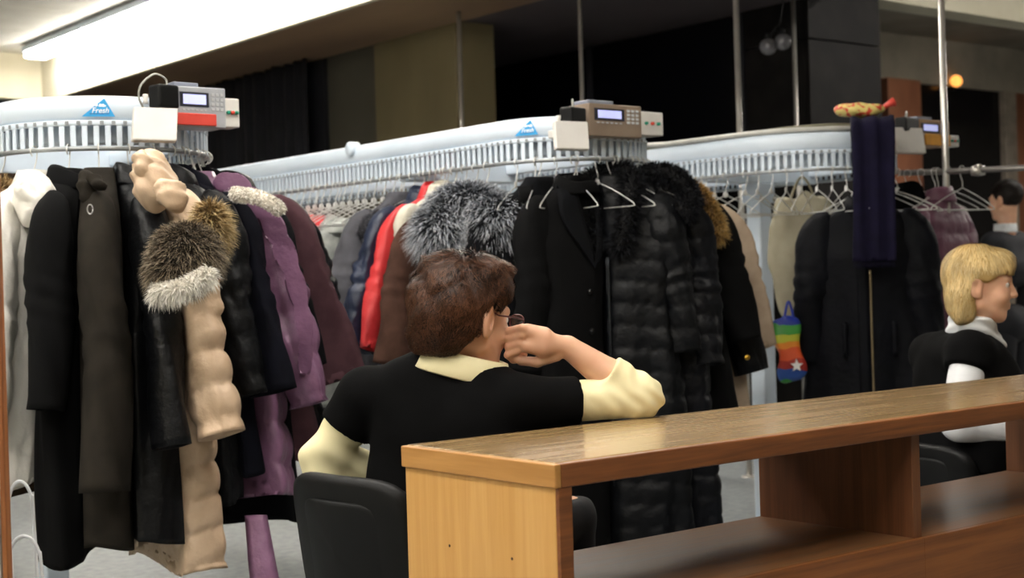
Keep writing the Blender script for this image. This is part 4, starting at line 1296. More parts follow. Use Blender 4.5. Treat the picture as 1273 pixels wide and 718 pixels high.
# ---- packed coats press each other flat: each garment keeps to its own share of the rail
def squeeze_coats(gap=0.004, reach_out=0.50, reach_in=0.26):
    segs = []
    for t, p, a, nm in COATS:
        u = np.array([math.cos(a), math.sin(a)])
        segs.append([np.asarray(p[:2], float), u, reach_in, reach_out])
    def ends(s_): return s_[0] - s_[1] * s_[2], s_[0] + s_[1] * s_[3]
    def cross(A, B):
        d = A[1][0] * B[1][1] - A[1][1] * B[1][0]
        if abs(d) < 1e-6: return None
        w_ = B[0] - A[0]
        sa = (w_[0] * B[1][1] - w_[1] * B[1][0]) / d
        sb = (w_[0] * A[1][1] - w_[1] * A[1][0]) / d
        if -A[2] - 0.01 < sa < A[3] + 0.01 and -B[2] - 0.01 < sb < B[3] + 0.01: return sa, sb
        return None
    for _ in range(6):                      # where two hanging lines would cross, the half at the back is the folded one
        for i in range(len(segs)):
            for j in range(i + 1, len(segs)):
                c_ = cross(segs[i], segs[j])
                if c_ is None: continue
                cand = []
                for s_, q in ((segs[i], c_[0]), (segs[j], c_[1])):
                    e = s_[0] + s_[1] * (s_[3] if q > 0 else -s_[2])
                    cand.append((np.dot(e, FW[:2]) + (2.0 if abs(q) > 0.03 else 0.0), s_, q))
                cand.sort(key=lambda x: -x[0])
                _d, s_, q = cand[0]
                if q > 0: s_[3] = max(0.01, q - 0.025)
                else: s_[2] = max(0.01, -q - 0.025)
    def dist(P2, s_):
        t_ = np.clip((P2 - s_[0]) @ s_[1], -s_[2], s_[3])
        c_ = s_[0] + t_[:, None] * s_[1]
        return np.linalg.norm(P2 - c_, axis=1), c_
    for i, (t, p, a, nm) in enumerate(COATS):
        near = [s_ for j, s_ in enumerate(segs) if j != i and np.linalg.norm(s_[0] - segs[i][0]) < 1.3]
        if not near: continue
        stack = [o for o in t.children] + [g for o in t.children for g in o.children]
        A = rotz(a)
        for o in stack:
            if o.type != 'MESH' or 'fur' in o.name or o.name.startswith(('hood', 'ring', 'snap', 'belt', 'button', 'fleece_collar')): continue
            if o.parent is not t and tuple(o.location) != (0, 0, 0): continue
            me = o.data
            v = np.empty(len(me.vertices) * 3); me.vertices.foreach_get('co', v); v = v.reshape(-1, 3)
            wv = v @ A.T + np.array(t.location)
            P2 = wv[:, :2]
            _d, c_ = dist(P2, segs[i])
            lo_, hi_ = np.zeros(len(P2)), np.ones(len(P2))
            def ok(k):
                Q = c_ + (P2 - c_) * k[:, None]
                d0, _c = dist(Q, segs[i])
                dm = np.min([dist(Q, s_)[0] for s_ in near], axis=0)
                return d0 < dm - gap
            good = ok(hi_)
            for _ in range(14):
                mid = (lo_ + hi_) / 2
                g = ok(mid)
                lo_ = np.where(g, mid, lo_); hi_ = np.where(g, hi_, mid)
            k = np.where(good, 1.0, lo_)
            wv[:, :2] = c_ + (P2 - c_) * k[:, None]
            v2 = (wv - np.array(t.location)) @ A
            me.vertices.foreach_set('co', v2.ravel()); me.update()
squeeze_coats()

# ---- empty hangers in the slots
for y in np.arange(5.5, 8.0, 0.062):
    p, nn = L2.at(L2.left(y))
    hanger(p, math.atan2(nn[1], nn[0]) + random.uniform(-0.12, 0.12), 'numbered empty wire hanger along the left side of the middle conveyor', 'empty hangers on the middle conveyor')
for y in np.arange(4.6, 5.5, 0.075):
    p, nn = L2.at(L2.left(y))
    hanger(p, math.atan2(nn[1], nn[0]) + random.uniform(-0.15, 0.15), 'wire hanger hook above the packed coats of the middle conveyor', 'hangers among the coats on the middle conveyor')
for a in np.arange(196, 345, 14):
    p, nn = L2.at(L2.ang(a))
    hanger(p, math.atan2(nn[1], nn[0]) + random.uniform(-0.3, 0.3), 'wire hanger on the rounded front of the middle conveyor', 'hangers on the middle conveyor front')
for a in np.arange(292, 372, 9):
    p, nn = L1.at(L1.ang(a + 4))
    hanger(p, math.atan2(nn[1], nn[0]) + random.uniform(-0.2, 0.2), 'wire hanger on the rounded front of the left conveyor', 'hangers on the left conveyor front')
for a in np.concatenate([np.arange(183, 262, 9), np.arange(275, 350, 14)]):
    p, nn = L3.at(L3.ang(a))
    hanger(p, math.atan2(nn[1], nn[0]) + random.uniform(-0.3, 0.3), 'empty wire hanger on the rounded front of the right conveyor', 'hangers on the right conveyor front')
for y in np.arange(4.7, 5.6, 0.07):
    p, nn = L3.at(L3.left(y))
    hanger(p, math.atan2(nn[1], nn[0]) + random.uniform(-0.2, 0.2), 'numbered empty wire hanger along the left side of the right conveyor', 'empty hangers on the right conveyor')

# ------------------------------------------------------------------ people
M_skin = mat('skin', '#d9ab8e', 0.5, col2='#d2a083', scale=14, bump=0.05, bscale=220, bdist=0.001)
for nd in M_skin.node_tree.nodes:
    if nd.type == 'BSDF_PRINCIPLED':
        nd.inputs['Subsurface Weight'].default_value = 0.12
        nd.inputs['Subsurface Radius'].default_value = (0.02, 0.008, 0.004)
        nd.inputs['Subsurface Scale'].default_value = 0.5
M_eye = mat('eye_white', '#e8e4de', 0.2)
M_iris = mat('iris', '#3a2a1c', 0.2)
M_lip = mat('lips', '#b5736a', 0.45)
M_vest = mat('black_jersey', '#0c0c0d', 0.95, col2='#09090a', scale=20, bump=0.3, bscale=500, bdist=0.0015, spec=0.08)
M_shirt = mat('cream_shirt', '#e9e0b6', 0.8, col2='#e2d8ac', scale=10, bump=0.1, bscale=300, bdist=0.001)
M_whites = mat('white_shirt', '#e4e7ea', 0.8, col2='#d9dce0', scale=10)
M_trous = mat('dark_trousers', '#1b1b1f', 0.9)
M_shoe = mat('black_shoe', '#101010', 0.4)
H_brown = furmat('brown_hair', [(0, '#24150f'), (0.6, '#40281c'), (1, '#5c3c2a')], rough=0.45, varamt=0.85)
H_blonde = furmat('blonde_hair', [(0, '#a98a55'), (0.6, '#c9ab72'), (1, '#dcc592')], rough=0.42, varamt=0.35)
H_dark = furmat('dark_hair', [(0, '#15110f'), (1, '#2a221e')], rough=0.5)

def unit(v):
    v = np.asarray(v, float); return v / np.linalg.norm(v)

class Head:
    def __init__(s, c, az, down=0.0, roll=0.0, k=1.0):
        """az: turn from the view direction towards view right"""
        s.c = np.asarray(c, float); s.k = k
        f = FW * math.cos(az) + RT * math.sin(az)
        f = unit(f * math.cos(down) - UPV * math.sin(down))
        r = unit(np.cross(f, UPV))
        u = np.cross(r, f)
        r2 = r * math.cos(roll) + u * math.sin(roll)
        s.f, s.r, s.u = f, r2, np.cross(r2, f)
        s.A = np.stack([s.r, s.f, s.u], 1)
    def w(s, x, y, z): return s.c + s.A @ (np.array([x, y, z]) * s.k)
    def loc(s, p): return ((p - s.c.astype(np.float32)) @ s.A.astype(np.float32)) / np.float32(s.k)
    es = 1.0
    def sdf(s, p):
        q = s.loc(p)
        ax = q.copy(); ax[:, 0] = np.abs(ax[:, 0])
        d = s_ell(q, (0, -0.015, 0.03), (0.076, 0.096, 0.086))
        d = smin(d, s_ell(q, (0, 0.030, -0.03), (0.060, 0.066, 0.082)), 0.03)
        d = smin(d, s_cone(ax, (0.050, 0.0, -0.055), (0.012, 0.066, -0.094), 0.026, 0.020), 0.025)
        d = smin(d, s_ell(ax, (0.036, 0.062, -0.028), (0.028, 0.026, 0.026)), 0.02)
        d = smin(d, s_cone(ax, (0.0, 0.088, 0.028), (0.034, 0.078, 0.026), 0.012, 0.011), 0.014)
        d = smax(d, -s_ell(ax, (0.031, 0.103, 0.007), (0.017, 0.016, 0.010)), 0.012)
        d = smin(d, s_cone(q, (0, 0.090, 0.018), (0, 0.108, -0.024), 0.0075, 0.0115), 0.010)
        d = smin(d, s_ell(ax, (0.011, 0.099, -0.028), (0.008, 0.010, 0.007)), 0.006)
        d = smin(d, s_cone(ax, (0, 0.094, -0.055), (0.018, 0.086, -0.056), 0.006, 0.004), 0.006)
        d = smin(d, s_cone(ax, (0, 0.092, -0.066), (0.016, 0.085, -0.065), 0.007, 0.004), 0.006)
        d = smax(d, -s_cone(ax, (0, 0.104, -0.0605), (0.02, 0.092, -0.0605), 0.003, 0.002), 0.003)
        # ears
        a = 0.25
        E = np.array([[math.cos(a), -math.sin(a), 0], [math.sin(a), math.cos(a), 0], [0, 0, 1.0]])
        a = 0.25 if s.es == 1.0 else 0.5
        E = np.array([[math.cos(a), -math.sin(a), 0], [math.sin(a), math.cos(a), 0], [0, 0, 1.0]])
        e = s_ell(ax, (0.083 if s.es == 1.0 else 0.090, -0.014, -0.002), np.array((0.009, 0.022, 0.035)) * s.es, E)
        e = smin(e, s_ell(ax, (0.077, -0.004, -0.026), (0.007, 0.011, 0.012)), 0.008)
        e = smax(e, -s_ell(ax, (0.093, -0.010, 0.0), (0.008, 0.012, 0.020), E), 0.004)
        d = smin(d, e, 0.006)
        return d * s.k
    def eyes(s, parent):
        for x in (-0.031, 0.031):
            c = s.w(x, 0.079, 0.007)
            v, f = surfnet(lambda p: s_ell(p, c, (0.0105 * s.k,) * 3), c - 0.016, c + 0.016, 0.002)
            e = obj('eye', (v, f), M_eye, parent, world=True)
            ci = c + s.f * 0.0078 * s.k
            obj('iris', surfnet(lambda p: s_ell(p, ci, np.array((0.0055, 0.004, 0.0055)) * s.k, s.A), ci - 0.009, ci + 0.009, 0.0012), M_iris, e, world=True)

def hair_cap(H, name, fn, res, mt, parent, nst, flow, seg=0.012, nseg=4, width=0.005, seed=1, lift=0.003, noise=0.35, avoid=None):
    """a hair volume plus strands combed over it; fn is an sdf in head coordinates"""
    V, F = surfnet(lambda p: fn(H.loc(p)) * H.k, H.c - 0.24 * H.k, H.c + 0.24 * H.k, res)
    r = np.random.default_rng(seed)
    q = H.loc(V.astype(np.float32)).astype(np.float64)
    pick = r.choice(len(q), nst)
    p = q[pick] + r.normal(size=(nst, 3)) * res * 0.4
    def grad(x):
        e = 0.002
        x = x.astype(np.float32)
        g = np.stack([fn(x + np.eye(3, dtype=np.float32)[i] * e) - fn(x - np.eye(3, dtype=np.float32)[i] * e) for i in range(3)], 1)
        return g / (np.linalg.norm(g, axis=1)[:, None] + 1e-9)
    nz_ = r.normal(size=(nst, 3)) * noise
    path = [p]
    nrm = []
    for k in range(nseg):
        g = grad(p)
        nrm.append(g)
        d_ = flow(p) + nz_
        d_ = d_ - g * (d_ * g).sum(1)[:, None]
        d_ /= np.linalg.norm(d_, axis=1)[:, None] + 1e-9
        p = p + d_ * seg
        dist = fn(p.astype(np.float32))
        p = p - grad(p) * (dist - lift * (1 + k * 0.5))[:, None] * 0.8
        path.append(p)
    nrm.append(nrm[-1])
    if avoid is not None:
        keep = np.ones(nst, bool)
        for a_ in path: keep &= ~avoid(a_)
        path = [a_[keep] for a_ in path]; nrm = [a_[keep] for a_ in nrm]; nst = int(keep.sum())
    vs, uvs = [], []
    q0 = path[0].astype(np.float32)
    rv = np.clip(0.5 + wobble(q0, 0.55, 95, seed + 60) + r.uniform(-0.35, 0.35, nst), 0, 1)
    for k in range(nseg + 1):
        t_ = path[min(k + 1, nseg)] - path[max(k - 1, 0)]
        sd = np.cross(t_, nrm[k]); sd /= np.linalg.norm(sd, axis=1)[:, None] + 1e-9
        wd = width * (1 - 0.8 * (k / nseg) ** 2) / 2
        for sg in (-1, 1):
            vs.append(path[k] + sd * wd * sg); uvs.append(np.stack([np.full(nst, k / nseg), rv], 1))
    SV = np.stack(vs, 1).reshape(-1, 3); SU = np.stack(uvs, 1).reshape(-1, 2)
    m_ = 2 * (nseg + 1)
    base = (np.arange(nst) * m_)[:, None]
    SF = np.vstack([base + np.array([2 * k, 2 * k + 1, 2 * k + 3, 2 * k + 2]) for k in range(nseg)])
    SW = H.c + (SV * H.k) @ H.A.T
    n0 = len(V)
    allF = F.tolist() + (SF + n0).tolist()
    uv = np.vstack([np.tile([0.3, 0.4], (n0, 1)), SU])
    return obj(name, (np.vstack([V, SW]), allF), mt, parent, True, uv, world=True)

def bounds(pts, pad):
    pts = np.array(pts); return pts.min(0) - pad, pts.max(0) + pad

def finger(p, j, r):
    d = None
    for a, b, ra, rb in zip(j[:-1], j[1:], r[:-1], r[1:]):
        c = s_cone(p, a, b, ra, rb)
        d = c if d is None else smin(d, c, 0.004)
    return d

# ============ the woman with brown hair, seated behind the counter end
C = P(556, 474, 3.60)
tz = R_(30)
ft = FW * math.cos(tz) + RT * math.sin(tz); rt = RT * math.cos(tz) - FW * math.sin(tz)
SR, SL = P(652, 503, 3.53), P(456, 492, 3.66)
ER, WR = P(795, 494, 3.62), P(706, 431, 3.60)
EL = P(401, 571, 3.70); WL = C + ft * 0.26 + rt * -0.05 - UPV * 0.33
H1 = Head(P(582, 396, 3.60), R_(50), R_(8), R_(-3), 1.10)
H1.es = 1.15
HIP = C - UPV * 0.40
HR_, HL_ = HIP + rt * 0.09, HIP - rt * 0.09
KR, KL = HR_ + ft * 0.42 + rt * 0.02, HL_ + ft * 0.42 - rt * 0.04
AR, AL = np.array([*(KR + ft * 0.02)[:2], 0.09]), np.array([*(KL + ft * 0.0)[:2], 0.09])
NB = C + UPV * 0.055 + ft * 0.015
def torso1(p, o=0.0):
    d = s_cone(p, C - rt * 0.085 - UPV * 0.10, C + rt * 0.085 - UPV * 0.10, 0.118 + o, 0.118 + o)
    d = smin(d, s_cone(p, SL, C - UPV * 0.01, 0.058 + o, 0.082 + o), 0.05)
    d = smin(d, s_cone(p, SR, C - UPV * 0.01, 0.056 + o, 0.082 + o), 0.05)
    d = smin(d, s_cone(p, C - rt * 0.095 - UPV * 0.27, C + rt * 0.095 - UPV * 0.27, 0.128 + o, 0.128 + o), 0.10)
    d = smin(d, s_cone(p, C - rt * 0.10 - UPV * 0.43, C + rt * 0.10 - UPV * 0.43, 0.135 + o, 0.135 + o), 0.10)
    d = smin(d, s_cone(p, NB + UPV * 0.0, (SL + NB) / 2 - UPV * 0.01, 0.05 + o, 0.055 + o), 0.04)
    d = smin(d, s_cone(p, NB + UPV * 0.0, (SR + NB) / 2 - UPV * 0.01, 0.05 + o, 0.055 + o), 0.04)
    return d
fa = unit(WR - ER)
# fist of the right hand against the cheek: joints read from the picture
hz = 3.575
fing = []
for i in range(4):
    m_ = P(650 - 2 * i, 407 + 9.5 * i, hz - 0.018 + 0.006 * i)
    a_ = P(634 - 1.0 * i, 411 + 10 * i, hz + 0.008)
    b_ = P(638, 420 + 9 * i, hz + 0.032)
    c_ = P(652, 424 + 8 * i, hz + 0.036)
    fing.append(([m_, a_, b_, c_], [0.0105 - 0.0006 * (i == 3), 0.0098 - 0.0008 * (i == 3), 0.009, 0.0082]))
thumb = ([P(692, 441, hz + 0.014), P(668, 450, hz + 0.012), P(648, 448, hz + 0.012), P(634, 440, hz + 0.018)], [0.016, 0.013, 0.0115, 0.009])
def hand1(p):
    d = s_cone(p, WR, P(676, 426, hz), 0.025, 0.029)
    d = smin(d, s_cone(p, P(676, 416, hz - 0.004), P(655, 410, hz - 0.006), 0.02, 0.0165), 0.016)
    d = smin(d, s_cone(p, P(676, 432, hz), P(654, 430, hz - 0.002), 0.022, 0.0165), 0.016)
    for j, r in fing: d = smin(d, finger(p, j, r), 0.005)
    return smin(d, finger(p, *thumb), 0.007)
lf = unit(ft * 0.8 + rt * 0.5 - UPV * 0.25)
lh = []
for i in range(4):
    s0 = WL + lf * 0.085 + np.cross(lf, UPV) * (-0.028 + 0.019 * i)
    lh.append(([s0, s0 + lf * 0.035 - UPV * 0.008, s0 + lf * 0.058 - UPV * 0.024, s0 + lf * 0.066 - UPV * 0.042], [0.0095, 0.009, 0.0085, 0.0075]))
lth = ([WL + lf * 0.03 - np.cross(lf, UPV) * 0.028, WL + lf * 0.065 - np.cross(lf, UPV) * 0.05 - UPV * 0.01, WL + lf * 0.09 - np.cross(lf, UPV) * 0.05 - UPV * 0.02], [0.014, 0.0115, 0.0085])
def hand1l(p):
    d = s_cone(p, WL, WL + lf * 0.05, 0.024, 0.03)
    d = smin(d, s_cone(p, WL + lf * 0.08 - np.cross(lf, UPV) * 0.024, WL + lf * 0.08 + np.cross(lf, UPV) * 0.024, 0.015, 0.015), 0.02)
    for j, r in lh: d = smin(d, finger(p, j, r), 0.005)
    return smin(d, finger(p, *lth), 0.007)
def body1(p):
    d = torso1(p, -0.012)
    d = smin(d, s_cone(p, NB - UPV * 0.02, H1.w(0, -0.018, -0.05), 0.062, 0.056), 0.03)
    d = smin(d, H1.sdf(p), 0.022)
    d = smin(d, s_cone(p, SR, ER, 0.048, 0.040), 0.02)
    d = smin(d, finger(p, [ER, ER + fa * 0.10, WR], [0.040, 0.043, 0.028]), 0.015)
    d = smin(d, s_cone(p, SL, EL, 0.052, 0.042), 0.02)
    d = smin(d, finger(p, [EL, EL + unit(WL - EL) * 0.08, WL], [0.040, 0.042, 0.026]), 0.015)
    d = smin(d, hand1(p), 0.008)
    d = smin(d, hand1l(p), 0.008)
    for h_, k_, a_ in ((HR_, KR, AR), (HL_, KL, AL)):
        d = smin(d, s_cone(p, h_, k_, 0.080, 0.056), 0.05)
        d = smin(d, s_cone(p, k_, a_, 0.054, 0.036), 0.02)
        d = smin(d, s_cone(p, a_ - UPV * 0.035, a_ + ft * 0.15 - UPV * 0.055, 0.036, 0.026), 0.02)
    return d
w1 = thing('person', 'person with short brown hair in black vest leaning an elbow on the counter', 'person', (C[0], C[1], 0))
lo, hi = bounds([C, SR, SL, ER, WR, EL, WL, H1.c, KR, KL, AR, AL, AR + ft * 0.16, AL + ft * 0.16], 0.17)
lo[2] = 0.005
bd = obj('body', surfnet(body1, lo, hi, 0.004), M_skin, w1, world=True)
H1.eyes(w1)
tl = R_(15)
cxv = RT * math.cos(tl) - UPV * math.sin(tl); czv = RT * math.sin(tl) + UPV * math.cos(tl)
NC = P(578, 452, 3.60)
# vest with cap sleeves
ua = unit(ER - SR); ul = unit(EL - SL)
capR = P(716, 500, 3.57)
def vest1(p):
    d = torso1(p, 0.004)
    cr = np.maximum(s_cone(p, SR - ua * 0.02, ER, 0.067, 0.058), (p - capR.astype(np.float32)) @ ua.astype(np.float32))
    d = smin(d, cr, 0.035)
    cl = np.maximum(s_cone(p, SL, EL, 0.070, 0.064), (p - (SL + ul * 0.10).astype(np.float32)) @ ul.astype(np.float32))
    d = smin(d, cl, 0.03)
    d = d + wobble(p, 0.004, 26, 4)
    d = smax(d, -s_cone(p, NC - czv * 0.010 , NC + czv * 0.3, 0.100, 0.17), 0.008)
    return np.maximum(d, (0.60 - p[:, 2]))
lo, hi = bounds([C, SR, SL, capR, HIP, EL], 0.18)
obj('vest', surfnet(vest1, lo, hi, 0.0055), M_vest, w1, world=True)
# cream shirt sleeves
cufR = P(757, 462, 3.61)
def slv(p):
    d = finger(p, [SR, ER], [0.052, 0.054])
    d2 = np.maximum(s_cone(p, ER, ER + fa * 0.2, 0.056, 0.052), (p - cufR.astype(np.float32)) @ fa.astype(np.float32))
    d = smin(d, d2, 0.02)
    q = p - ER.astype(np.float32)
    d = d + 0.0035 * np.sin((q @ unit(ua + fa * 0.3).astype(np.float32)) * 120 + 3 * np.sin(q[:, 2] * 40)) * np.exp(-((q * q).sum(1)) / 0.012)
    d = d + wobble(p, 0.003, 45, 8)
    return np.maximum(d, 0.9015 - p[:, 2])
lo, hi = bounds([SR, ER, cufR], 0.10)
obj('shirt_sleeve', surfnet(slv, lo, hi, 0.0045), M_shirt, w1, world=True)
def svl(p):
    d = s_cone(p, SL, EL, 0.052, 0.059)
    fb = unit(WL - EL)
    d = smin(d, np.maximum(s_cone(p, EL, WL, 0.053, 0.046), (p - (EL + fb * 0.20).astype(np.float32)) @ fb.astype(np.float32)), 0.03)
    q = p - EL.astype(np.float32)
    d = d + 0.0045 * np.sin((q @ (ul + 0.25 * rt).astype(np.float32)) * 95 + 2.0 * np.sin(q @ rt.astype(np.float32) * 30))
    return d + wobble(p, 0.004, 40, 11)
lo, hi = bounds([SL, EL, EL + unit(WL - EL) * 0.1], 0.10)
obj('shirt_sleeve', surfnet(svl, lo, hi, 0.0045), M_shirt, w1, world=True)
# collar: a folded band around the neck, higher on the left
rings = []
for a_ in np.linspace(R_(70 - 330), R_(70), 64):
    dr = cxv * math.cos(a_) * 1.06 + FW * math.sin(a_) * 0.98
    en = 1.0
    prof_ = [(0.076, -0.045), (0.084, 0.016), (0.089, 0.026), (0.099, 0.024), (0.121, -0.030), (0.116, -0.034), (0.096, 0.0), (0.082, -0.045)]
    rings.append([NC + dr * r_ + czv * z_ for r_, z_ in prof_])
obj('shirt_collar', loft(rings), M_shirt, w1, world=True)
# trousers and shoes
def trs(p):
    d = s_cone(p, HIP - rt * 0.10, HIP + rt * 0.10, 0.142, 0.142)
    for h_, k_, a_ in ((HR_, KR, AR), (HL_, KL, AL)):
        d = smin(d, s_cone(p, h_, k_, 0.092, 0.068), 0.05)
        d = smin(d, s_cone(p, k_, a_, 0.068, 0.056), 0.02)
    return np.maximum(np.maximum(d + wobble(p, 0.005, 25, 12), 0.07 - p[:, 2]), p[:, 2] - 0.66)
lo, hi = bounds([HIP, KR, KL, AR, AL], 0.18)
obj('trousers', surfnet(trs, lo, hi, 0.010), M_trous, w1, world=True)
def shoes(a_, f_):
    return surfnet(lambda p: np.maximum(smin(s_cone(p, a_ - UPV * 0.035, a_ + f_ * 0.15 - UPV * 0.05, 0.046, 0.038), s_cone(p, a_, a_ - UPV * 0.03, 0.045, 0.045), 0.02), 0.004 - p[:, 2]), *bounds([a_, a_ + f_ * 0.16], (0.07, 0.07, 0.10)), 0.007)
for a_ in (AR, AL): obj('shoe', shoes(a_, ft), M_shoe, w1, world=True)
# hair
def hair1(q):
    d = s_ell(q, (0, -0.028, 0.042), (0.092, 0.112, 0.102))
    d = smin(d, s_ell(q, (0, -0.065, -0.01), (0.078, 0.068, 0.085)), 0.03)
    d = smin(d, s_ell(q, (0, 0.018, 0.105), (0.066, 0.050, 0.036)), 0.03)
    d = d + wobble(q, 0.011, 60, 21)
    ax = np.abs(q[:, 0])
    d = smax(d, q[:, 1] - 0.022 - np.maximum(0, q[:, 2] - 0.030) * 0.9, 0.012)     # face
    d = smax(d, -(q[:, 2] + 0.078 + np.maximum(0, q[:, 1] + 0.075) * -1.2), 0.014)  # rising hairline towards the ear
    e = q.copy(); e[:, 0] = ax
    d = smax(d, -s_ell(e, (0.096, -0.010, -0.006), (0.040, 0.025, 0.038)), 0.006)
    return d
def flow1(q):
    r_ = q - np.array([0.01, -0.045, 0.13])
    o_ = np.stack([r_[:, 0] * 0.8, r_[:, 1] * 0.9 - 0.03, -np.abs(r_[:, 2]) * 1.1 - 0.03], 1)
    o_[:, 0] += 0.035 * np.sin(q[:, 1] * 45 + 2) ; o_[:, 1] += 0.03 * np.sin(q[:, 0] * 60 + q[:, 2] * 35)
    return o_ / (np.linalg.norm(o_, axis=1)[:, None] + 1e-6)
hair_cap(H1, 'hair', hair1, 0.005, H_brown, w1, 15000, flow1, 0.016, 4, 0.0028, 5, 0.0075, 0.42, avoid=lambda q: (((np.abs(q[:, 0]) - 0.096) / 0.05) ** 2 + ((q[:, 1] + 0.006) / 0.027) ** 2 + ((q[:, 2] + 0.006) / 0.040) ** 2 < 1) | (q[:, 1] > 0.03 + 0.9 * np.maximum(0, q[:, 2] - 0.02)))
# glasses
M_gl = mat('dark_red_frame', '#5a1f1f', 0.3)
M_lens = mat('lens', '#e8f0f2', 0.05, trans=1.0)
gl_ = link('eyeglasses', None)
gl_.location = tuple(H1.w(0, 0.1, 0.01))
tag(gl_, 'dark red rimmed eyeglasses worn by the person with brown hair', 'eyeglasses')
for sx in (-1, 1):
    rim = []
    for a_ in np.linspace(0, 2 * math.pi, 28):
        ca, sa = math.cos(a_), math.sin(a_)
        rim.append(H1.w(sx * 0.034 + 0.025 * np.sign(ca) * abs(ca) ** 0.8, 0.116 - 0.10 * abs(0.02 * ca * (1 if sx * ca > 0 else 0)), 0.006 + 0.0165 * np.sign(sa) * abs(sa) ** 0.8))
    rimo = obj('rim', tube(rim, 0.0022, 8), M_gl, gl_, world=True)
    nr_ = len(rim)
    lens = np.vstack([np.array(rim), np.mean(rim, 0)[None]])
    lv = np.vstack([lens, lens + H1.f * 0.0012]); kf = len(lens)
    lf_ = [(i, (i + 1) % nr_, nr_) for i in range(nr_)]
    obj('lens', (lv, lf_ + [tuple(x + kf for x in t_[::-1]) for t_ in lf_]), M_lens, gl_, world=True)
    obj('temple', tube([H1.w(sx * 0.060, 0.112, 0.012), H1.w(sx * 0.078, 0.075, 0.014), H1.w(sx * 0.083, 0.02, 0.014), H1.w(sx * 0.085, -0.012, 0.022), H1.w(sx * 0.083, -0.03, 0.004)], 0.0022, 8), M_gl, gl_, world=True)
obj('bridge', tube([H1.w(-0.010, 0.116, 0.010), H1.w(0, 0.119, 0.014), H1.w(0.010, 0.116, 0.010)], 0.002, 8), M_gl, gl_, world=True)

# ============ the blonde woman further along the counter
H2 = Head(P(1217, 355, 5.0), R_(104), R_(4), R_(-2), 1.08)
C2 = P(1200, 440, 5.05)
tz2 = R_(66)
f2 = FW * math.cos(tz2) + RT * math.sin(tz2); r2 = RT * math.cos(tz2) - FW * math.sin(tz2)
S2R, S2L = P(1206, 438, 4.90), C2 - r2 * 0.17 - UPV * 0.01
E2R, W2R = P(1192, 526, 4.84), P(1262, 536, 4.86)
E2L = S2L + f2 * 0.12 - UPV * 0.24; W2L = E2L + f2 * 0.22 + r2 * 0.08
HP2 = C2 - UPV * 0.43 - f2 * 0.03
N2 = C2 + UPV * 0.06 + f2 * 0.02
def torso2(p, o=0.0):
    d = s_cone(p, C2 - r2 * 0.08 - UPV * 0.10, C2 + r2 * 0.08 - UPV * 0.10, 0.125 + o, 0.125 + o)
    d = smin(d, s_cone(p, S2L, S2R, 0.066 + o, 0.066 + o), 0.05)
    d = smin(d, s_cone(p, C2 - r2 * 0.06 - UPV * 0.13 + f2 * 0.08, C2 + r2 * 0.06 - UPV * 0.13 + f2 * 0.08, 0.085 + o, 0.085 + o), 0.05)
    d = smin(d, s_cone(p, C2 - r2 * 0.09 - UPV * 0.28, C2 + r2 * 0.09 - UPV * 0.28, 0.14 + o, 0.14 + o), 0.10)
    d = smin(d, s_cone(p, HP2 - r2 * 0.10, HP2 + r2 * 0.10, 0.14 + o, 0.14 + o), 0.10)
    d = smin(d, s_cone(p, N2, C2 + r2 * 0.10, 0.05 + o, 0.06 + o), 0.04)
    return smin(d, s_cone(p, N2, C2 - r2 * 0.10, 0.05 + o, 0.06 + o), 0.04)
def simple_hand(p, w_, d_, side, up):
    q = s_cone(p, w_, w_ + d_ * 0.05, 0.023, 0.03)
    q = smin(q, s_cone(p, w_ + d_ * 0.08 - side * 0.022, w_ + d_ * 0.08 + side * 0.022, 0.015, 0.015), 0.02)
    for i in range(4):
        s0 = w_ + d_ * 0.085 + side * (-0.028 + 0.019 * i)
        ln = (0.85, 1.0, 0.95, 0.75)[i]
        q = smin(q, finger(p, [s0, s0 + d_ * 0.035 * ln, s0 + d_ * 0.058 * ln - up * 0.014, s0 + d_ * 0.068 * ln - up * 0.03], [0.0095, 0.009, 0.0085, 0.0075]), 0.004)
    return smin(q, finger(p, [w_ + d_ * 0.03 - side * 0.028, w_ + d_ * 0.06 - side * 0.05, w_ + d_ * 0.088 - side * 0.048], [0.014, 0.0115, 0.0085]), 0.006)
K2 = [HP2 + r2 * s * 0.10 + f2 * 0.43 for s in (1, -1)]
A2 = [np.array([*k[:2], 0.09]) for k in K2]
def body2(p):
    d = torso2(p, -0.012)
    d = smin(d, s_cone(p, N2 - UPV * 0.02, H2.w(0, -0.018, -0.05), 0.062, 0.060), 0.03)
    d = smin(d, H2.sdf(p), 0.022)
    for s_, e_, w_ in ((S2R, E2R, W2R), (S2L, E2L, W2L)):
        d = smin(d, s_cone(p, s_, e_, 0.050, 0.041), 0.02)
        d = smin(d, s_cone(p, e_, w_, 0.041, 0.027), 0.015)
        d = smin(d, simple_hand(p, w_, unit(w_ - e_), unit(np.cross(unit(w_ - e_), UPV)), UPV), 0.008)
    for s_, k_, a_ in zip((1, -1), K2, A2):
        d = smin(d, s_cone(p, HP2 + r2 * 0.09 * s_, k_, 0.085, 0.058), 0.05)
        d = smin(d, s_cone(p, k_, a_, 0.056, 0.038), 0.02)
        d = smin(d, s_cone(p, a_ - UPV * 0.035, a_ + f2 * 0.15 - UPV * 0.055, 0.036, 0.026), 0.02)
    return d
w2 = thing('person', 'person with blonde bob in black sweater over white turtleneck, in profile', 'person', (C2[0], C2[1], 0))
lo, hi = bounds([C2, S2L, S2R, E2R, W2R, W2L, H2.c, *K2, *A2, A2[0] + f2 * 0.16, A2[1] + f2 * 0.16], 0.18)
lo[2] = 0.005
obj('body', surfnet(body2, lo, hi, 0.0045), M_skin, w2, world=True)
H2.eyes(w2)
ua2 = unit(E2R - S2R); ul2 = unit(E2L - S2L)
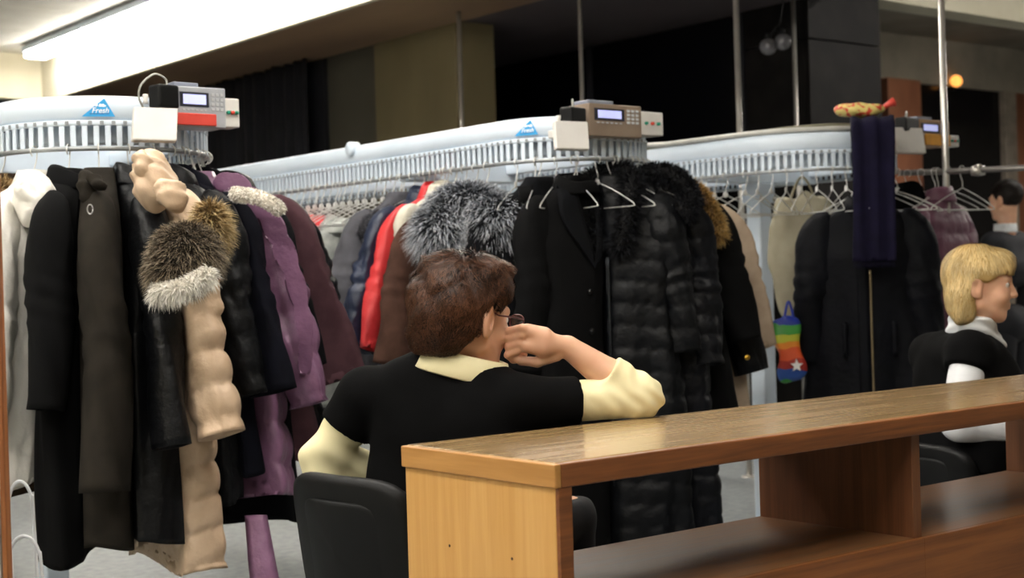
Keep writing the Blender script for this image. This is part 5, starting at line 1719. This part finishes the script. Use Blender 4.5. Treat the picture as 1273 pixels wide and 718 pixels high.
def swt(p):
    d = torso2(p, 0.006)
    for s_, e_, a_ in ((S2R, E2R, ua2), (S2L, E2L, ul2)):
        d = smin(d, np.maximum(s_cone(p, s_, e_, 0.080, 0.078), (p - (s_ + a_ * 0.055).astype(np.float32)) @ a_.astype(np.float32)), 0.03)
    d = d + wobble(p, 0.005, 24, 31)
    d = smax(d, -s_cone(p, N2 + UPV * 0.04 + f2 * 0.03, N2 + UPV * 0.3, 0.070, 0.10), 0.008)
    return np.maximum(d, 0.56 - p[:, 2])
lo, hi = bounds([C2, S2L, S2R, HP2, E2R, E2L], 0.19)
obj('sweater', surfnet(swt, lo, hi, 0.007), M_vest, w2, world=True)
for s_, e_, w_ in ((S2R, E2R, W2R), (S2L, E2L, W2L)):
    obj('shirt_sleeve', surfnet(lambda p: smin(s_cone(p, s_, e_, 0.060, 0.060), np.maximum(s_cone(p, e_, w_, 0.058, 0.046), (p - w_.astype(np.float32)) @ unit(w_ - e_).astype(np.float32) + 0.01), 0.02) + wobble(p, 0.003, 40, 33), *bounds([s_, e_, w_], 0.09), 0.007), M_whites, w2, world=True)
def tneck(p):
    a_, b_ = N2 - UPV * 0.03, H2.w(0, -0.012, -0.078)
    d = s_cone(p, a_, b_, 0.088, 0.076)
    d = np.maximum(d, (p - b_.astype(np.float32)) @ unit(b_ - a_).astype(np.float32))
    d = smin(d, s_ell(p, N2 - UPV * 0.035 + f2 * 0.05, (0.085, 0.085, 0.06)), 0.03)
    return d + 0.003 * np.sin(p[:, 2] * 160 + 3 * p[:, 0] * 20)
obj('turtleneck', surfnet(tneck, *bounds([N2, H2.w(0, 0, -0.1)], 0.14), 0.006), M_whites, w2, world=True)
def trs2(p):
    d = s_cone(p, HP2 - r2 * 0.10, HP2 + r2 * 0.10, 0.145, 0.145)
    for s_, k_, a_ in zip((1, -1), K2, A2):
        d = smin(d, s_cone(p, HP2 + r2 * 0.09 * s_, k_, 0.096, 0.07), 0.05)
        d = smin(d, s_cone(p, k_, a_, 0.068, 0.056), 0.02)
    return np.maximum(np.maximum(d, 0.07 - p[:, 2]), p[:, 2] - 0.66)
obj('trousers', surfnet(trs2, *bounds([HP2, *K2, *A2], 0.18), 0.011), M_trous, w2, world=True)
for a_ in A2: obj('shoe', shoes(a_, f2), M_shoe, w2, world=True)
def hair2(q):
    d = s_ell(q, (0, -0.012, 0.036), (0.090, 0.104, 0.096))
    ax = np.abs(q[:, 0]); e = q.copy(); e[:, 0] = ax
    d = smin(d, s_ell(e, (0.050, -0.048, -0.045), (0.042, 0.052, 0.072)), 0.03)
    d = smin(d, s_ell(q, (0, 0.066, 0.078), (0.060, 0.034, 0.036)), 0.025)
    d = d + wobble(q, 0.004, 50, 41)
    d = smax(d, q[:, 1] - 0.048 - np.maximum(0, q[:, 2] - 0.030) * 2.2, 0.012)
    d = smax(d, (q[:, 1] + 0.012) - np.maximum(0, q[:, 2] + 0.01) * 1.5, 0.010)
    d = smax(d, -s_ell(e, (0.092, 0.004, -0.014), (0.034, 0.030, 0.034)), 0.008)
    d = smin(d, np.maximum(s_ell(q, (0, 0.080, 0.066), (0.058, 0.024, 0.038)), -(q[:, 2] - 0.042)), 0.012)
    return d
def flow2(q):
    r_ = q - np.array([0.0, -0.02, 0.14])
    o_ = np.stack([r_[:, 0] * 0.8, r_[:, 1] * 0.7, -np.abs(r_[:, 2]) * 1.0 - 0.03], 1)
    return o_ / (np.linalg.norm(o_, axis=1)[:, None] + 1e-6)
hair_cap(H2, 'hair', hair2, 0.006, H_blonde, w2, 6500, flow2, 0.012, 4, 0.0035, 6, 0.0025, 0.14, avoid=lambda q: (((np.abs(q[:, 0]) - 0.092) / 0.04) ** 2 + ((q[:, 1] - 0.0) / 0.03) ** 2 + ((q[:, 2] + 0.012) / 0.036) ** 2 < 1) | ((q[:, 2] < 0.036) & (q[:, 1] > -0.004)))

# ============ the person in a dark suit far behind on the right
H3 = Head(P(1249, 250, 9.4), R_(-42), R_(6), 0, 1.02)
S3 = np.array([H3.c[0], H3.c[1], H3.c[2] - 0.25])
f3 = H3.f * (1, 1, 0); f3 = unit(f3); r3 = unit(np.cross(f3, UPV))
w3 = thing('person', 'person in a dark suit with white collar far behind on the right', 'person', (S3[0], S3[1], 0))
def armpts(s): return S3 + r3 * 0.19 * s - UPV * 0.03, S3 + r3 * 0.25 * s - UPV * 0.32, S3 + r3 * 0.24 * s - UPV * 0.58 + f3 * 0.05
LEG = [(S3 + r3 * 0.09 * s - UPV * 0.62, S3 + r3 * 0.10 * s - UPV * 1.02, np.array([*(S3 + r3 * 0.10 * s)[:2], 0.09])) for s in (1, -1)]
def torso3(p, o):
    d = s_cone(p, S3 - r3 * 0.15 - UPV * 0.03, S3 + r3 * 0.15 - UPV * 0.03, 0.075 + o, 0.075 + o)
    d = smin(d, s_cone(p, S3 - r3 * 0.08 - UPV * 0.18, S3 + r3 * 0.08 - UPV * 0.18, 0.12 + o, 0.12 + o), 0.08)
    return smin(d, s_cone(p, S3 - r3 * 0.06 - UPV * 0.55, S3 + r3 * 0.06 - UPV * 0.55, 0.12 + o, 0.12 + o), 0.12)
def body3(p):
    d = torso3(p, -0.02)
    d = smin(d, s_cone(p, S3, H3.w(0, -0.018, -0.05), 0.06, 0.056), 0.03)
    d = smin(d, H3.sdf(p), 0.02)
    for s in (1, -1):
        a_, b_, c_ = armpts(s)
        d = smin(d, s_cone(p, a_, b_, 0.05, 0.04), 0.02); d = smin(d, s_cone(p, b_, c_, 0.04, 0.028), 0.02)
        d = smin(d, simple_hand(p, c_, unit(c_ - b_), f3, r3 * s), 0.01)
    for h_, k_, a_ in LEG:
        d = smin(d, s_cone(p, h_, k_, 0.08, 0.055), 0.05); d = smin(d, s_cone(p, k_, a_, 0.053, 0.036), 0.02)
        d = smin(d, s_cone(p, a_ - UPV * 0.035, a_ + f3 * 0.16 - UPV * 0.055, 0.036, 0.026), 0.02)
    return d
lo, hi = bounds([S3 + r3 * 0.3, S3 - r3 * 0.3, H3.c + UPV * 0.05, LEG[0][2] + f3 * 0.17, LEG[1][2] + f3 * 0.17], 0.14); lo[2] = 0.005
obj('body', surfnet(body3, lo, hi, 0.007), M_skin, w3, world=True)
def suit(p):
    d = torso3(p, 0.012)
    for s in (1, -1):
        a_, b_, c_ = armpts(s)
        d = smin(d, s_cone(p, a_, b_, 0.068, 0.058), 0.02); d = smin(d, s_cone(p, b_, c_, 0.058, 0.045), 0.02)
    d = smax(d, -s_cone(p, S3 + UPV * 0.06, S3 + UPV * 0.3, 0.06, 0.08), 0.01)
    return np.maximum(d, (S3[2] - 0.72) - p[:, 2])
M_suit = mat('dark_suit', '#15161d', 0.85)
obj('jacket', surfnet(suit, *bounds([S3 + r3 * 0.3, S3 - r3 * 0.3, S3 - UPV * 0.72], 0.16), 0.012), M_suit, w3, world=True)
obj('trousers', surfnet(lambda p: np.maximum(np.maximum(smin(smin(s_cone(p, LEG[0][0], LEG[0][1], 0.1, 0.07), s_cone(p, LEG[0][1], LEG[0][2], 0.07, 0.058), 0.02), smin(s_cone(p, LEG[1][0], LEG[1][1], 0.1, 0.07), s_cone(p, LEG[1][1], LEG[1][2], 0.07, 0.058), 0.02), 0.02), 0.06 - p[:, 2]), p[:, 2] - (S3[2] - 0.55)),
    *bounds([LEG[0][0], LEG[1][0], LEG[0][2], LEG[1][2]], 0.14), 0.012), M_suit, w3, world=True)
for l_ in LEG: obj('shoe', shoes(l_[2], f3), M_shoe, w3, world=True)
obj('shirt_collar', surfnet(lambda p: np.maximum(np.abs(s_cone(p, S3 + UPV * 0.03, S3 + UPV * 0.12, 0.072, 0.066)) - 0.005, np.abs(p[:, 2] - S3[2] - 0.075) - 0.03), S3 - 0.12, S3 + (0.12, 0.12, 0.2), 0.008), M_whites, w3, world=True)
def hair3(q):
    d = s_ell(q, (0, -0.022, 0.042), (0.083, 0.102, 0.092)) + wobble(q, 0.003, 60, 51)
    d = smax(d, q[:, 1] - 0.03 - np.maximum(0, q[:, 2] - 0.04) * 1.6, 0.012)
    d = smax(d, -(q[:, 2] + 0.05 - np.maximum(0, q[:, 1] + 0.05) * 0.9), 0.014)
    return d
hair_cap(H3, 'hair', hair3, 0.008, H_dark, w3, 1500, flow1, 0.012, 3, 0.005, 7)
H3.eyes(w3)

# ------------------------------------------------------------------ office chairs
def chair(loc, ang, label, zs=1.0):
    t = thing('office_chair', label, 'chair', (loc[0], loc[1], 0), ang, 'office chairs behind the counter')
    t.scale = (1, 1, zs)
    # local +x is the direction the sitter faces; backrest is a curved shell with a recessed panel
    def shell(hw, z0, z1, x0, th, rc, bulge=0.03, nseg=40, recess=False):
        n_ = nseg
        ang_ = np.arange(n_) / n_ * 2 * math.pi
        def outline(k):
            y = hw * k * np.sign(np.cos(ang_)) * np.abs(np.cos(ang_)) ** 0.42
            z = (z1 - z0) / 2 * k * np.sign(np.sin(ang_)) * np.abs(np.sin(ang_)) ** 0.42
            return y, z
        rings = []
        zc = (z0 + z1) / 2
        for k, dx in ((0.02, -th), (0.5, -th), (0.90, -th), (0.97, -th * 0.8), (1.0, -th * 0.3), (1.0, th * 0.3), (0.96, th * 0.85), (0.85, th), (0.02, th)):
            y, z = outline(k)
            zz = zc + z
            x = x0 + dx - 0.16 * (zz - z0) * 0.9 + bulge * (1 - np.cos(y / hw * 1.4)) * 1.6
            rings.append(np.stack([x, y, zz], 1))
        return loft(rings, True, True)
    obj('backrest', shell(0.215, 0.47, 0.815, -0.15, 0.026, 0.1), M_black, t)
    obj('back_panel', shell(0.155, 0.52, 0.76, -0.186, 0.010, 0.1), mat('back_panel_plastic', '#121314', 0.55, spec=0.2), t)
    def seat():
        rings = []
        a_ = np.arange(36) / 36 * 2 * math.pi
        for k, z in ((0.02, 0.40), (0.9, 0.40), (1.0, 0.42), (1.0, 0.435), (0.94, 0.455), (0.6, 0.462), (0.02, 0.458)):
            rings.append(np.stack([0.06 + 0.215 * k * np.sign(np.cos(a_)) * np.abs(np.cos(a_)) ** 0.5, 0.22 * k * np.sign(np.sin(a_)) * np.abs(np.sin(a_)) ** 0.5, np.full(36, z)], 1))
        return loft(rings)
    obj('seat', seat(), mat('black_seat_fabric', '#161618', 0.9), t)
    obj('back_bracket', tube(smooth_path([(0.0, 0, 0.395), (-0.13, 0, 0.395), (-0.18, 0, 0.44), (-0.175, 0, 0.56)], 16), 0.018, 8), M_black, t)
    obj('gas_post', cyl((0.06, 0, 0.09), (0.06, 0, 0.40), 0.022), M_chrome, t)
    for k in range(5):
        a_ = k * 2 * math.pi / 5
        d = np.array([math.cos(a_), math.sin(a_), 0])
        o_ = np.array([0.06, 0, 0])
        lg = obj('leg', tube([o_ + (0, 0, 0.105), o_ + d * 0.12 + (0, 0, 0.095), o_ + d * 0.25 + (0, 0, 0.068)], [0.026, 0.02, 0.014], 10), M_black, t)
        sd = np.array([-d[1], d[0], 0])
        obj('caster', tube([o_ + d * 0.25 + (0, 0, 0.028) - sd * 0.022, o_ + d * 0.25 + (0, 0, 0.028), o_ + d * 0.25 + (0, 0, 0.028) + sd * 0.022], 0.027, 12), M_black, lg)
    return t
chair((C[0] - 0.165, C[1] - 0.035), R_(6), 'black plastic backed office chair at the pine end of the counter')
chair((HP2[0] + f2[0] * 0.02, HP2[1] + f2[1] * 0.02), math.atan2(f2[1], f2[0]), 'office chair under the person with the blonde bob', 0.80)

# ------------------------------------------------------------------ panel edge and wire arches at the lower left
e0 = P(3.5, 500, 2.75)
pn = thing('partition_panel', 'white partition panel with a thin wooden edge at the left border', 'panel', (e0[0], e0[1], 0))
A_ = np.stack([RT, FW, UPV], 1)
obj('board', xf(box((-0.62, -0.012, 0.0), (-0.010, 0.012, 2.1), 0.002), (A_, (0, 0, 0))), mat('white_board', '#d9dad6', 0.6), pn, False)
obj('edge_strip', xf(box((-0.006, -0.014, 0.0), (0.004, 0.014, 2.1), 0.002), (A_, (0, 0, 0))), wood('edge_wood', '#b0703a', '#7a4420', 'Z', 0.5, 0.1), pn, False)
wr_ = P(34, 690, 2.95)
rk = thing('wire_rack', 'white wire rack with two bent arches beside the wooden edge', 'rack', (wr_[0], wr_[1], 0))
M_ww = mat('white_coated_wire', '#e2e5ea', 0.35)
def arch(px0, px1, ytop, z, lean):
    top = P((px0 + px1) / 2, ytop, z) - (wr_[0], wr_[1], 0)
    hw = (px1 - px0) / 2 * z / FPX
    pts = []
    zt = top[2]
    base = np.array([top[0], top[1], 0])
    pts.append(base - RT * (hw * 0.5 - lean) + UPV * 0.012)
    pts.append(base - RT * (hw * 0.8 - lean * 0.3) + UPV * (zt * 0.55))
    for a_ in np.linspace(math.pi, 0, 9):
        pts.append(base + RT * hw * math.cos(a_) + UPV * (zt - 0.06 + 0.06 * math.sin(a_)))
    pts.append(base + RT * (hw * 1.2 + lean * 0.3) + UPV * (zt * 0.55))
    pts.append(base + RT * (hw * 1.4 + lean) + UPV * 0.012)
    return tube(smooth_path(pts, 70), 0.0036, 8)
obj('arch', arch(9, 40, 598, 2.95, 0.02), M_ww, rk)
obj('arch', arch(9, 50, 666, 2.85, 0.04), M_ww, rk)
obj('base', box((-0.12, -0.12, 0), (0.12, 0.12, 0.014), 0.004), M_ww, rk, False)

# ------------------------------------------------------------------ ball lamps and a reflected glow in the background
pg = P(964, 58, 9.6)
pd = thing('ball_lamp', 'pair of dull glass ball lamps hanging before the dark glass', 'lamp', (pg[0], pg[1], pg[2]))
M_ball = mat('smoked_glass_ball', '#6b6a6e', 0.25, metal=0.3)
for px, py in ((955, 58), (973, 52)):
    cb_ = P(px, py, 9.6) - pg
    a_ = obj('globe', surfnet(lambda p: s_ell(p, cb_, (0.058,) * 3), cb_ - 0.08, cb_ + 0.08, 0.01), M_ball, pd)
    obj('socket', cyl(cb_ + (0, 0, 0.05), cb_ + (0, 0, 0.09), 0.02), M_black, a_)
obj('cord', tube(smooth_path([P(964, 34, 9.6) - pg, P(970, 25, 9.6) - pg, (P(980, 12, 9.6) - pg) * (1, 1, 0) + (0, 0, LOWC - pg[2])], 12), 0.006, 6), M_black, pd)
obj('arm', tube([P(955, 46, 9.6) - pg, P(964, 36, 9.6) - pg, P(973, 42, 9.6) - pg], 0.008, 6), M_black, pd)
pw = PY(1186, 9.95, 101)
wl = thing('window_reflection', 'small warm glow standing for a lamp reflected in the dark window', 'lamp', tuple(pw))  # lamp reflection in the glass, modelled as an added glowing body on a mount
obj('reflected_glow', surfnet(lambda p: s_ell(p, (0, -0.03, 0), (0.085, 0.06, 0.07)), (-0.12,) * 3, (0.12,) * 3, 0.012), emit('warm_reflection', '#ffa850', 1.3), wl)
obj('glow_mount', box((-0.03, -0.02, -0.1), (0.03, 0.09, -0.055), 0.006), M_black, wl, False)
